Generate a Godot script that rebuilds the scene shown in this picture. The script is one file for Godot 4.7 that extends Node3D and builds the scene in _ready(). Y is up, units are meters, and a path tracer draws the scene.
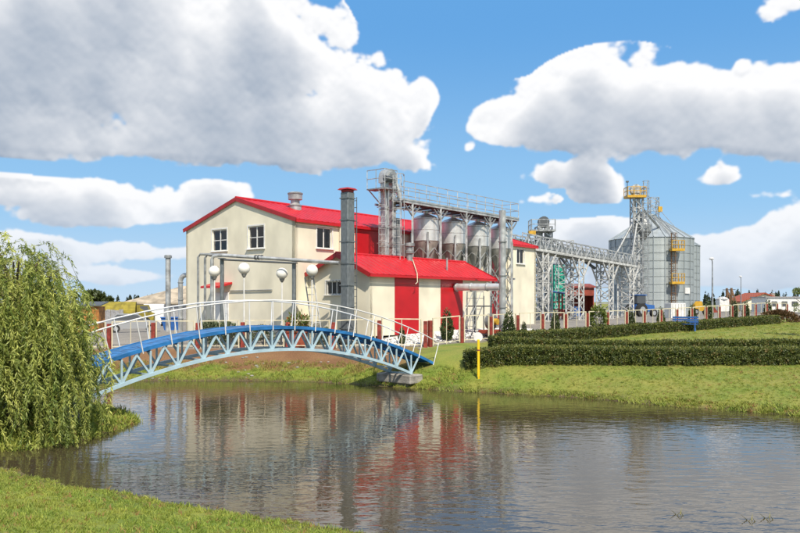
extends Node3D

# A food plant behind a pond with a footbridge. Distances are metres, the eye stands at y 3.5,
# the factory yard lies near y 1.9 and the pond at y 0.3. "Away" (Z) is -z.
const F := 750.0
const EYE := 3.5
const YARD := 1.9
const WATER := 0.3
const SC := 0.914          # the pond and all that stands round it
const TURN := 0.8872       # the factory's long walls run along (0.632, -0.775)

var M := {}
var T := {}
var taken := {}
var rng := RandomNumberGenerator.new()

# ------------------------------------------------------------------ mesh builder
class MB:
	var v := PackedVector3Array()
	var n := PackedVector3Array()
	var c := PackedColorArray()
	var col := Color(1, 1, 1)
	var colored := false
	func tri(a: Vector3, b: Vector3, d: Vector3) -> void:
		var nn := (b - a).cross(d - a).normalized()
		v.append(a); v.append(d); v.append(b)
		n.append(nn); n.append(nn); n.append(nn)
		if colored:
			c.append(col); c.append(col); c.append(col)
	func trin(a: Vector3, b: Vector3, d: Vector3, na: Vector3, nb: Vector3, nd: Vector3) -> void:
		if (b - a).cross(d - a).dot(na + nb + nd) < 0.0:
			var t := b; b = d; d = t
			t = nb; nb = nd; nd = t
		v.append(a); v.append(d); v.append(b)
		n.append(na); n.append(nd); n.append(nb)
		if colored:
			c.append(col); c.append(col); c.append(col)
	func quad(a: Vector3, b: Vector3, d: Vector3, e: Vector3) -> void:
		tri(a, b, d); tri(a, d, e)
	func quadn(a: Vector3, b: Vector3, d: Vector3, e: Vector3, na: Vector3, nb: Vector3, nd: Vector3, ne: Vector3) -> void:
		trin(a, b, d, na, nb, nd); trin(a, d, e, na, nd, ne)
	func hexa(p: Array) -> void:   # 0-3 bottom (ccw from above), 4-7 top
		quad(p[3], p[2], p[1], p[0]); quad(p[4], p[5], p[6], p[7])
		for k in 4:
			var j := (k + 1) % 4
			quad(p[k], p[j], p[j + 4], p[k + 4])
	func box(o: Vector3, s: Vector3, b := Basis.IDENTITY) -> void:
		var h := s / 2.0
		var p := []
		for y in [-1, 1]:
			for q in [[-1, 1], [1, 1], [1, -1], [-1, -1]]:
				p.append(o + b * Vector3(q[0] * h.x, y * h.y, q[1] * h.z))
		hexa(p)
	func span(lo: Vector3, hi: Vector3) -> void:
		box((lo + hi) / 2.0, (hi - lo).abs())
	func bevel(o: Vector3, s: Vector3, r: float, b := Basis.IDENTITY) -> void:
		var h := s / 2.0
		r = minf(r, minf(h.x, minf(h.y, h.z)) * 0.9)
		var ax := [Vector3(1, 0, 0), Vector3(0, 1, 0), Vector3(0, 0, 1)]
		var cor := func(sx, sy, sz, k):
			var q := Vector3(sx * (h.x - r), sy * (h.y - r), sz * (h.z - r))
			q[k] = [sx * h.x, sy * h.y, sz * h.z][k]
			return o + b * q
		var flat := func(pts, want: Vector3):
			var w := b * want
			if (pts[1] - pts[0]).cross(pts[2] - pts[0]).dot(w) < 0.0:
				pts.reverse()
			for k in range(1, pts.size() - 1):
				tri(pts[0], pts[k], pts[k + 1])
		for s1 in [-1, 1]:
			flat.call([cor.call(s1, -1, -1, 0), cor.call(s1, 1, -1, 0), cor.call(s1, 1, 1, 0), cor.call(s1, -1, 1, 0)], ax[0] * s1)
			flat.call([cor.call(-1, s1, -1, 1), cor.call(1, s1, -1, 1), cor.call(1, s1, 1, 1), cor.call(-1, s1, 1, 1)], ax[1] * s1)
			flat.call([cor.call(-1, -1, s1, 2), cor.call(1, -1, s1, 2), cor.call(1, 1, s1, 2), cor.call(-1, 1, s1, 2)], ax[2] * s1)
			for s2 in [-1, 1]:
				flat.call([cor.call(s1, s2, -1, 0), cor.call(s1, s2, 1, 0), cor.call(s1, s2, 1, 1), cor.call(s1, s2, -1, 1)], Vector3(s1, s2, 0))
				flat.call([cor.call(s1, -1, s2, 0), cor.call(s1, 1, s2, 0), cor.call(s1, 1, s2, 2), cor.call(s1, -1, s2, 2)], Vector3(s1, 0, s2))
				flat.call([cor.call(-1, s1, s2, 1), cor.call(1, s1, s2, 1), cor.call(1, s1, s2, 2), cor.call(-1, s1, s2, 2)], Vector3(0, s1, s2))
				for s3 in [-1, 1]:
					flat.call([cor.call(s1, s2, s3, 0), cor.call(s1, s2, s3, 1), cor.call(s1, s2, s3, 2)], Vector3(s1, s2, s3))
	func bar(p: Vector3, q: Vector3, w: float, h: float, up := Vector3.UP) -> void:
		var d := q - p
		var l := d.length()
		if l < 1e-5: return
		var z := d / l
		if absf(z.dot(up)) > 0.98: up = Vector3(0.6, 0.0, 0.8)
		var x := up.cross(z).normalized()
		var y := z.cross(x)
		box((p + q) / 2.0, Vector3(w, h, l), Basis(x, y, z))
	func tube(pts: Array, r: float, sides := 8, caps := true, r2 := -1.0) -> void:
		var m := pts.size()
		var prev := []
		var prevn := []
		var x := Vector3.ZERO
		for i in m:
			var d: Vector3 = (pts[mini(i + 1, m - 1)] - pts[maxi(i - 1, 0)]).normalized()
			if i == 0:
				x = d.cross(Vector3.UP if absf(d.y) < 0.9 else Vector3.RIGHT).normalized()
			else:
				x = (x - d * x.dot(d)).normalized()
			var y := d.cross(x)
			var rr := r if r2 < 0.0 else lerpf(r, r2, float(i) / (m - 1))
			var ring := []
			var nr := []
			for k in sides:
				var a := TAU * k / sides
				var o := x * cos(a) + y * sin(a)
				ring.append(pts[i] + o * rr); nr.append(o)
			if i > 0:
				for k in sides:
					var j := (k + 1) % sides
					quadn(prev[k], prev[j], ring[j], ring[k], prevn[k], prevn[j], nr[j], nr[k])
			if caps and (i == 0 or i == m - 1):
				for k in sides:
					var j := (k + 1) % sides
					if i == 0: tri(pts[i], ring[j], ring[k])
					else: tri(pts[i], ring[k], ring[j])
			prev = ring; prevn = nr
	func lathe(prof: Array, segs: int, o := Vector3.ZERO, a0 := 0.0, a1 := TAU) -> void:
		for i in prof.size() - 1:
			var p: Vector2 = prof[i]
			var q: Vector2 = prof[i + 1]
			var t := (q - p).normalized()
			var nx := t.y
			var ny := -t.x
			for k in segs:
				var a := a0 + (a1 - a0) * k / segs
				var b := a0 + (a1 - a0) * (k + 1) / segs
				var da := Vector3(cos(a), 0, sin(a))
				var db := Vector3(cos(b), 0, sin(b))
				var na := (da * nx + Vector3.UP * ny).normalized()
				var nb := (db * nx + Vector3.UP * ny).normalized()
				var p0 := o + da * p.x + Vector3.UP * p.y
				var p1 := o + db * p.x + Vector3.UP * p.y
				var q0 := o + da * q.x + Vector3.UP * q.y
				var q1 := o + db * q.x + Vector3.UP * q.y
				if p.x > 1e-5: trin(p0, q1, p1, na, nb, nb)
				if q.x > 1e-5: trin(p0, q0, q1, na, na, nb)
	func leaf(o: Vector3, d: Vector3, side: Vector3, l: float, w: float) -> void:
		var up := d.cross(side).normalized()
		tri(o, o + d * l * 0.45 + side * w + up * l * 0.04, o + d * l)
		tri(o, o + d * l, o + d * l * 0.45 - side * w + up * l * 0.04)
	func mesh() -> ArrayMesh:
		var a := []
		a.resize(Mesh.ARRAY_MAX)
		a[Mesh.ARRAY_VERTEX] = v
		a[Mesh.ARRAY_NORMAL] = n
		if colored: a[Mesh.ARRAY_COLOR] = c
		var m := ArrayMesh.new()
		if v.size() > 0: m.add_surface_from_arrays(Mesh.PRIMITIVE_TRIANGLES, a)
		return m

# ------------------------------------------------------------------ helpers
func at(px: float, z: float, y := 0.0) -> Vector3:
	return Vector3((px - 400.0) / F * z, y, -z)

func pond(x: float, z: float, y := 0.0) -> Vector3:      # pond-side survey -> world
	return Vector3(x * SC, EYE - (EYE - y) * SC, -z * SC)

func fac(x: float, y := 0.0, z := 0.0) -> Vector3:       # factory axes (from the near corner) -> world
	return Vector3(-5.06, YARD, -36.1) + Basis(Vector3.UP, TURN) * Vector3(x, y, z)

func numbered(called: String) -> String:
	var k: int = taken.get(called, 0)
	taken[called] = k + 1
	return called if k == 0 else "%s_%03d" % [called, k]

func tag(o: Node, label: String, category: String, group := "", kind := "") -> void:
	o.set_meta("label", label)
	o.set_meta("category", category)
	if group: o.set_meta("group", group)
	if kind: o.set_meta("kind", kind)

func thing(called: String, label: String, category: String, where := Vector3.ZERO, turn := 0.0, group := "") -> Node3D:
	var o := Node3D.new()
	o.name = numbered(called)
	add_child(o, true)
	o.position = where
	o.rotation.y = turn
	tag(o, label, category, group)
	return o

func part(called: String, mb, m: Material, parent: Node) -> MeshInstance3D:
	var o := MeshInstance3D.new()
	o.name = called if parent != self else numbered(called)
	o.mesh = mb.mesh() if mb is MB else mb
	o.material_override = m
	parent.add_child(o, true)
	return o

func copy(o: Node3D, where: Vector3, turn: float, label: String) -> Node3D:
	var r: Node3D = o.duplicate()
	r.name = numbered(String(o.name).rstrip("0123456789").rstrip("_"))
	add_child(r, true)
	r.position = where
	r.rotation.y = turn
	r.set_meta("label", label)
	return r

func many(called: String, mesh: Mesh, m: Material, xf: Array, cols: Array, parent: Node) -> MultiMeshInstance3D:
	var mm := MultiMesh.new()
	mm.transform_format = MultiMesh.TRANSFORM_3D
	mm.use_colors = cols.size() > 0
	mm.mesh = mesh
	mm.instance_count = xf.size()
	for i in xf.size():
		mm.set_instance_transform(i, xf[i])
		if cols.size() > 0: mm.set_instance_color(i, cols[i])
	var o := MultiMeshInstance3D.new()
	o.name = called if parent != self else numbered(called)
	o.multimesh = mm
	o.material_override = m
	parent.add_child(o, true)
	o.set_meta("kind", "stuff")
	return o

func lin(r: float, g: float, b: float) -> Color:
	return Color(r, g, b).linear_to_srgb()

func noise_tex(seed_: int, freq: float, oct: int, lo: float, hi: float, size := 256, w := 0) -> ImageTexture:
	var f := FastNoiseLite.new()
	f.noise_type = FastNoiseLite.TYPE_SIMPLEX_SMOOTH
	f.seed = seed_
	f.frequency = freq
	f.fractal_octaves = oct
	var im := f.get_seamless_image(size, size)
	if w > 0:
		im.resize(w, size)
	im.convert(Image.FORMAT_L8)
	var d := im.get_data()
	for i in d.size():
		d[i] = int(clampf(lerpf(lo, hi, d[i] / 255.0), 0.0, 1.0) * 255.0)
	return ImageTexture.create_from_image(Image.create_from_data(im.get_width(), im.get_height(), false, Image.FORMAT_L8, d))

func mat(key: String, c: Color, rough: float, metal := 0.0, tex := "", scale := Vector3.ONE, bump := "", cm := 0.0, in_world := true) -> StandardMaterial3D:
	var m := StandardMaterial3D.new()
	m.albedo_color = c
	m.roughness = rough
	m.metallic = metal
	if tex or bump:
		m.uv1_triplanar = true
		m.uv1_world_triplanar = in_world
		m.uv1_scale = scale
	if tex: m.albedo_texture = T[tex]
	if bump:
		m.heightmap_enabled = true
		m.heightmap_texture = T[bump]
		m.heightmap_scale = cm
	M[key] = m
	return m

func leafy(key: String, c: Color, back: Color, rough := 0.55) -> StandardMaterial3D:
	var m := mat(key, c, rough)
	m.vertex_color_use_as_albedo = true
	m.backlight_enabled = true
	m.backlight = back
	m.cull_mode = BaseMaterial3D.CULL_DISABLED
	return m

# ------------------------------------------------------------------ terrain: a thin plate through surveyed points
var tp: Array = []
var tw := PackedFloat64Array()
var hgrid := PackedFloat32Array()
const HX0 := -42.0
const HZ0 := -8.0
const HN := 92
const HM := 84
var rough_noise := FastNoiseLite.new()
var zone_noise := FastNoiseLite.new()

func kern(d2: float) -> float:
	return 0.0 if d2 < 1e-9 else d2 * log(d2)

func survey() -> void:
	var sh := [[-24, 32], [-18, 33], [-13.3, 33.2], [-8, 33.4], [-4, 32.9], [-1, 31.4], [0.8, 30.3], [2.9, 29.2], [5.6, 27.9], [8.5, 25.6], [11.1, 23.9], [12.4, 22.8], [18, 19.5], [24, 15], [27, 11.5],
		[-0.8, 11.45], [-2.5, 12.3], [-4.7, 13.5], [-6.6, 14.5], [-8.6, 16.0], [-10.3, 17.0], [3, 10.2], [10, 9.0], [18, 9.2],
		[-24, 28], [-16, 27.5], [-12, 26.6], [-10.2, 25.2], [-8.3, 23], [-7.6, 21.3], [-7.8, 20], [-8.2, 18.5], [-9.3, 17.7]]
	for p in sh: tp.append([p[0] * SC, p[1] * SC, WATER])
	var wet := [[-3, 22], [-8, 29], [2, 20], [4, 14.5], [8, 15], [-4, 17], [-14, 30], [-20, 30], [14, 14], [20, 12.5], [5, 24], [-5, 28], [-1, 26], [0, 15], [8, 20], [-6, 20]]
	for p in wet: tp.append([p[0] * SC, p[1] * SC, -0.6])
	var dry := [[-12, 10, 0.95], [-8, 8, 1.0], [-4, 6, 1.25], [0, 2, 1.8], [0, -5, 2.0], [-20, 10, 1.3], [-20, 0, 1.9], [20, 0, 1.9], [10, 3, 1.5], [-6, 11, 0.55], [-3, 9.5, 0.5],
		[-9.3, 19.3, 0.38], [-9.0, 21.2, 0.35], [-10.6, 21.3, 0.55], [-12, 19, 0.75], [-14, 22, 0.9], [-20, 22, 1.2], [-11.4, 17.6, 0.6],
		[1.4, 32, 0.85], [0.3, 32.9, 0.92], [4, 31, 0.88], [9, 31, 0.9], [16.5, 31, 0.92], [24, 30, 0.95], [6, 29.4, 0.5], [10, 28, 0.5], [14, 26.5, 0.55], [8, 36, 1.1], [16, 36, 1.12], [26, 36, 1.2], [17, 44, 1.55], [26, 46, 1.7], [36, 36, 1.3],
		[22, 20, 0.5], [32, 20, 0.9]]
	for p in dry:
		var q := pond(p[0], p[1], p[2])
		tp.append([q.x, -q.z, q.y])
	for p in [[-16, 34.4, 1.36], [-11, 34.1, 1.42], [-6, 33.8, 1.46], [-2, 33.5, 1.47], [-12, 36.5, 1.72], [-8, 35.6, 1.76], [1.15, 33.3, 1.5], [4, 36, 1.6], [9, 40.5, 1.7], [14, 45.3, 1.75], [21, 51.5, 1.95], [28, 58, 2.15],
			[-11, 32.3, 0.95], [-6, 32.1, 0.95], [-2, 31.5, 0.95], [-14, 32.5, 0.92], [-30, 36, 1.3],
			[-4, 36.5, 1.88], [-12, 41, 1.85], [0, 35.5, 1.86], [4, 38, 1.87], [8, 43, 1.9], [-5, 44, 1.9], [10, 52, 1.9], [20, 62, 1.95], [30, 66, 2.1], [0, 60, 1.9], [-20, 55, 1.25], [-22, 70, 1.2], [-36, 56, 1.2], [-10, 70, 1.6], [40, 60, 2.1], [44, 40, 1.5]]:
		tp.append(p)
	var n := tp.size()
	var m := n + 3
	var a := []
	for i in m:
		var row := PackedFloat64Array()
		row.resize(m + 1)
		if i < n:
			for j in n:
				var dx: float = tp[i][0] - tp[j][0]
				var dz: float = tp[i][1] - tp[j][1]
				row[j] = kern(dx * dx + dz * dz) + (0.6 if i == j else 0.0)
			row[n] = 1.0; row[n + 1] = tp[i][0]; row[n + 2] = tp[i][1]; row[m] = tp[i][2]
		else:
			for j in n:
				row[j] = [1.0, tp[j][0], tp[j][1]][i - n]
		a.append(row)
	for k in m:
		var best := k
		for i in range(k + 1, m):
			if absf(a[i][k]) > absf(a[best][k]): best = i
		var t = a[k]; a[k] = a[best]; a[best] = t
		var rk: PackedFloat64Array = a[k]
		for i in range(k + 1, m):
			var ri: PackedFloat64Array = a[i]
			var f := ri[k] / rk[k]
			if f != 0.0:
				for j in range(k, m + 1): ri[j] -= f * rk[j]
			a[i] = ri
	tw.resize(m)
	for k in range(m - 1, -1, -1):
		var s: float = a[k][m]
		for j in range(k + 1, m): s -= a[k][j] * tw[j]
		tw[k] = s / a[k][k]
	hgrid.resize(HN * HM)
	for iz in HM:
		for ix in HN:
			var x := HX0 + ix
			var z := HZ0 + iz
			var s := tw[n] + tw[n + 1] * x + tw[n + 2] * z
			for i in n:
				var dx: float = x - tp[i][0]
				var dz: float = z - tp[i][1]
				var d2 := dx * dx + dz * dz
				if d2 > 1e-9: s += tw[i] * d2 * log(d2)
			hgrid[iz * HN + ix] = clampf(s, -0.9, 2.3)
	rough_noise.seed = 5
	rough_noise.frequency = 0.55
	rough_noise.fractal_octaves = 3
	zone_noise.seed = 9
	zone_noise.frequency = 0.35
	zone_noise.fractal_octaves = 4

func cub(a: float, b: float, c: float, d: float, t: float) -> float:
	return b + 0.5 * t * (c - a + t * (2.0 * a - 5.0 * b + 4.0 * c - d + t * (3.0 * (b - c) + d - a)))

func height(x: float, z: float) -> float:    # z is "away"
	var gx := clampf(x - HX0, 1.0, HN - 2.01)
	var gz := clampf(z - HZ0, 1.0, HM - 2.01)
	var ix := int(gx)
	var iz := int(gz)
	var r := []
	for k in range(-1, 3):
		var b := (iz + k) * HN + ix
		r.append(cub(hgrid[b - 1], hgrid[b], hgrid[b + 1], hgrid[b + 2], gx - ix))
	var y := cub(r[0], r[1], r[2], r[3], gz - iz)
	var out := maxf(maxf(HX0 + 2.0 - x, x - (HX0 + HN - 3.0)), maxf(HZ0 + 2.0 - z, z - (HZ0 + HM - 3.0)))
	if out > 0.0: y = lerpf(y, 1.7, clampf(out / 30.0, 0.0, 1.0))
	if beyond(x, z) < 0.0: y += rough_noise.get_noise_2d(x, z) * 0.05
	return y

func beyond(x: float, z: float) -> float:    # metres behind the fence line
	if x < 1.15: return z - (33.3 + (1.15 - x) * 0.062)
	return (z - (33.3 + (x - 1.15) * 0.92)) * 0.74

func ground_at(x: float, z: float) -> Vector3:
	return Vector3(x, height(x, z), -z)

# ------------------------------------------------------------------ sky: air and cumulus, computed for every direction
var blobs: Array = []
var cn := FastNoiseLite.new()
var cl := FastNoiseLite.new()
var cw := FastNoiseLite.new()

func cloud_density(dir: Vector3, az: float, el: float) -> float:
	var u := az * F
	var v := el * F
	var s := 0.0
	for b in blobs:
		var dx: float = (u - b[0]) / b[2]
		if absf(dx) > 1.5: continue
		var dy: float = (v - b[1]) / b[3]
		if dy < 0.0: dy *= 1.25
		var q := dx * dx + dy * dy
		if q < 2.0:
			var f := 1.0 - q * 0.5
			s += f * f * b[4]
	var d := minf(s, 0.62) - 0.25
	var k := clampf((maxf(absf(u) / 430.0, v / 330.0) - 1.0) / 0.35, 0.0, 1.0)
	if k > 0.0:
		var w := cl.get_noise_3d(dir.x * 90.0, dir.y * 150.0, dir.z * 90.0) * 0.9 + 0.02 - maxf(0.0, dir.y - 0.6) * 0.3
		d = maxf(d, clampf(w, -0.25, 0.5) * k - (1.0 - k) * 0.25)
	return d

func puff(p: Vector3) -> float:
	return cn.get_noise_3dv(p) * 0.95 - cw.get_noise_3dv(p) * 0.95 - 0.42

func sky_color(el: float, cover: float, lit: float) -> Color:
	var e := rad_to_deg(el)
	var c := Color(0.46, 0.61, 0.76).lerp(Color(0.27, 0.50, 0.75), smoothstep(0.0, 8.0, e))
	c = c.lerp(Color(0.115, 0.325, 0.65), smoothstep(5.0, 21.0, e))
	c = c.lerp(Color(0.045, 0.175, 0.46), smoothstep(18.0, 80.0, e))
	if cover > 0.0:
		var cc := Color(0.27, 0.335, 0.43).lerp(Color(0.81, 0.815, 0.83), clampf(lit, 0.0, 1.04))
		cc = cc.lerp(Color(0.50, 0.60, 0.73), 0.6 * (1.0 - smoothstep(0.0, 9.0, e)))
		c = c.lerp(cc, cover)
	return c

func sky_block(w: int, h: int, x0: int, x1: int, y0: int, y1: int, im: Image) -> void:
	var nx := x1 - x0
	var ny := y1 - y0
	var tt := PackedFloat32Array()
	tt.resize(nx)
	var dd := PackedFloat32Array()      # how deep the cloud is along each line of sight
	dd.resize(nx * ny)
	var sh := PackedFloat32Array()      # how much cloud lies above it
	sh.resize(nx * ny)
	var px := PI / h * F                # one row, in the survey's pixels
	var keep := exp(-px / 50.0)
	for y in ny:
		var el := PI / 2.0 - PI * (y + y0 + 0.5) / h
		var ce := cos(el)
		for x in nx:
			var az := TAU * (x + x0 + 0.5) / w - PI
			var dir := Vector3(sin(az) * ce, sin(el), -cos(az) * ce)
			var d := cloud_density(dir, az, el)
			if d > -0.245 and el > -0.02:
				var p := dir * 100.0
				p.y *= 1.3
				d += puff(p) * lerpf(1.05, 0.72, smoothstep(0.0, 0.3, d))
			var i := y * nx + x
			dd[i] = d
			tt[x] = tt[x] * (keep if d > 0.0 else keep * keep * keep) + clampf(d, 0.0, 0.6) * px / 50.0
		for x in nx:
			sh[y * nx + x] = 0.6 * tt[x] + 0.2 * (tt[maxi(x - 1, 0)] + tt[mini(x + 1, nx - 1)])
		for x in nx: tt[x] = sh[y * nx + x]
	var st := maxi(1, int(round(5.0 / px)))
	for y in ny:
		var el := PI / 2.0 - PI * (y + y0 + 0.5) / h
		for x in nx:
			var i := y * nx + x
			var d := dd[i]
			var cover := smoothstep(-0.03, 0.11, d)
			var lit := 0.0
			if cover > 0.0:
				var hc := sqrt(clampf(d + 0.04, 0.0, 2.0))
				var hu := sqrt(clampf(dd[maxi(y - st, 0) * nx + x] + 0.04, 0.0, 2.0))
				var hr := sqrt(clampf(dd[y * nx + mini(x + st, nx - 1)] + 0.04, 0.0, 2.0))
				var rel := clampf(((hc - hu) * 0.8 + (hc - hr) * 0.45) * 0.85, -0.22, 0.24)
				lit = 0.0 + 1.0 * exp(-maxf(0.0, sh[i] - 0.15) * 4.8) + rel
				lit = lerpf(0.9, lit, smoothstep(0.0, 0.3, cover))
			im.set_pixel(x, y, sky_color(el, cover, lit))

func build_sky() -> ImageTexture:
	cn.seed = 21; cn.frequency = 0.045; cn.fractal_octaves = 8; cn.fractal_gain = 0.52
	cn.noise_type = FastNoiseLite.TYPE_SIMPLEX_SMOOTH
	cw.seed = 33; cw.frequency = 0.17; cw.noise_type = FastNoiseLite.TYPE_CELLULAR
	cw.cellular_return_type = FastNoiseLite.RETURN_DISTANCE
	cw.cellular_distance_function = FastNoiseLite.DISTANCE_EUCLIDEAN
	cw.fractal_type = FastNoiseLite.FRACTAL_FBM; cw.fractal_octaves = 4; cw.fractal_gain = 0.56
	cl.seed = 4; cl.frequency = 0.018; cl.fractal_octaves = 3
	cl.noise_type = FastNoiseLite.TYPE_SIMPLEX_SMOOTH
	for b in [[-30, 60, 150, 105, 1], [110, 30, 130, 120, 1], [215, 68, 110, 88, 1], [300, 112, 95, 58, 1], [380, 122, 52, 40, 1], [20, 118, 140, 26, 1], [190, 136, 140, 24, 1], [320, 150, 80, 20, 0.9], [424, 98, 14, 24, 0.7], [412, 160, 22, 12, 0.6], [345, 38, 18, 12, 0.5],
			[490, 126, 30, 24, 1], [540, 122, 50, 32, 1], [612, 112, 72, 46, 1], [690, 118, 66, 40, 1], [770, 114, 60, 34, 0.9], [812, 140, 60, 20, 0.8], [560, 174, 38, 13, 0.7], [603, 188, 26, 17, 0.7], [716, 178, 26, 13, 0.65], [741, 66, 7, 7, 0.7], [468, 148, 9, 8, 0.6], [770, 195, 24, 8, 0.4], [536, 200, 20, 6, 0.25],
			[58, 210, 34, 18, 0.8], [102, 206, 36, 25, 0.95], [155, 213, 40, 19, 0.85], [212, 205, 36, 25, 0.9], [5, 196, 26, 9, 0.5], [20, 240, 40, 10, 0.6], [90, 252, 130, 14, 0.7], [140, 277, 120, 9, 0.6], [20, 270, 90, 12, 0.6],
			[612, 240, 52, 26, 0.9], [560, 250, 40, 14, 0.6], [720, 254, 80, 22, 0.9], [788, 234, 44, 24, 0.9], [730, 278, 170, 12, 0.8], [690, 262, 60, 12, 0.6], [785, 6, 24, 11, 0.42], [30, 167, 130, 8, -0.6], [230, 175, 70, 6, -0.5], [640, 172, 14, 10, -0.5], [590, 212, 50, 7, -0.7], [660, 212, 30, 10, -0.6]]:
		var az := atan((b[0] - 400.0) / F)
		var el := atan((302.0 - b[1]) / F * cos(az))
		blobs.append([az * F, el * F, b[2] * 1.0, b[3] * 1.0, b[4]])
	var low := Image.create(1024, 512, false, Image.FORMAT_RGBF)
	low.fill(Color(0.36, 0.40, 0.40))
	sky_block(1024, 512, 0, 1024, 0, 262, low)
	low.resize(4096, 2048, Image.INTERPOLATE_CUBIC)
	# the same field, sampled finer where the clouds have detail the eye can see
	var x0 := 2048 - 420
	var y0 := 1024 - 350
	var fine := Image.create(840, 356, false, Image.FORMAT_RGBF)
	sky_block(4096, 2048, x0, x0 + 840, y0, y0 + 356, fine)
	for y in 356:
		for x in 840:
			var k := minf(1.0, minf(minf(x, 839 - x), y) / 40.0)
			low.set_pixel(x0 + x, y0 + y, low.get_pixel(x0 + x, y0 + y).lerp(fine.get_pixel(x, y), k))
	# a panorama begins straight ahead, so the halves change places
	var out := Image.create(4096, 2048, false, Image.FORMAT_RGBF)
	out.blit_rect(low, Rect2i(2048, 0, 2048, 2048), Vector2i(0, 0))
	out.blit_rect(low, Rect2i(0, 0, 2048, 2048), Vector2i(2048, 0))
	return ImageTexture.create_from_image(out)

func _ready() -> void:
	rng.seed = 77
	# ---- camera, sky, sun, exposure
	var cam := Camera3D.new()
	cam.name = "camera"
	add_child(cam)
	cam.position = Vector3(0, EYE, 0)
	cam.projection = Camera3D.PROJECTION_FRUSTUM
	cam.near = 0.1
	cam.far = 6000.0
	cam.size = 533.0 / F * 0.1
	cam.frustum_offset = Vector2(0.0, (302.0 - 266.5) / F * 0.1)
	cam.current = true
	var env := Environment.new()
	env.background_mode = Environment.BG_SKY
	var sky := Sky.new()
	var pan := PanoramaSkyMaterial.new()
	pan.panorama = build_sky()
	sky.sky_material = pan
	env.sky = sky
	env.background_energy_multiplier = 1.0
	env.tonemap_mode = Environment.TONE_MAPPER_LINEAR
	env.tonemap_exposure = 1.2
	env.sdfgi_enabled = true
	env.ssao_enabled = true
	env.ssil_enabled = true
	var we := WorldEnvironment.new()
	we.name = "world_environment"
	we.environment = env
	add_child(we)
	var sun := DirectionalLight3D.new()
	sun.name = "sun"
	sun.light_energy = 1.5
	sun.light_color = Color(1.0, 0.955, 0.88)
	sun.light_angular_distance = 0.5
	sun.shadow_enabled = true
	add_child(sun)
	sun.look_at_from_position(Vector3.ZERO, Vector3(-0.31, -1.15, -0.95))
	# ---- surfaces, the setting, then the things
	materials()
	survey()
	ground()
	print("ground ", Time.get_ticks_msec())
	main_building()
	annex()
	tanks()
	plant_pipes()
	print("factory ", Time.get_ticks_msec())
	silos()
	gallery()
	footbridge()
	fences()
	lamps()
	print("structures ", Time.get_ticks_msec())
	background_left()
	background_right()
	greenery()
	small_things()
	print("done ", Time.get_ticks_msec())

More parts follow.
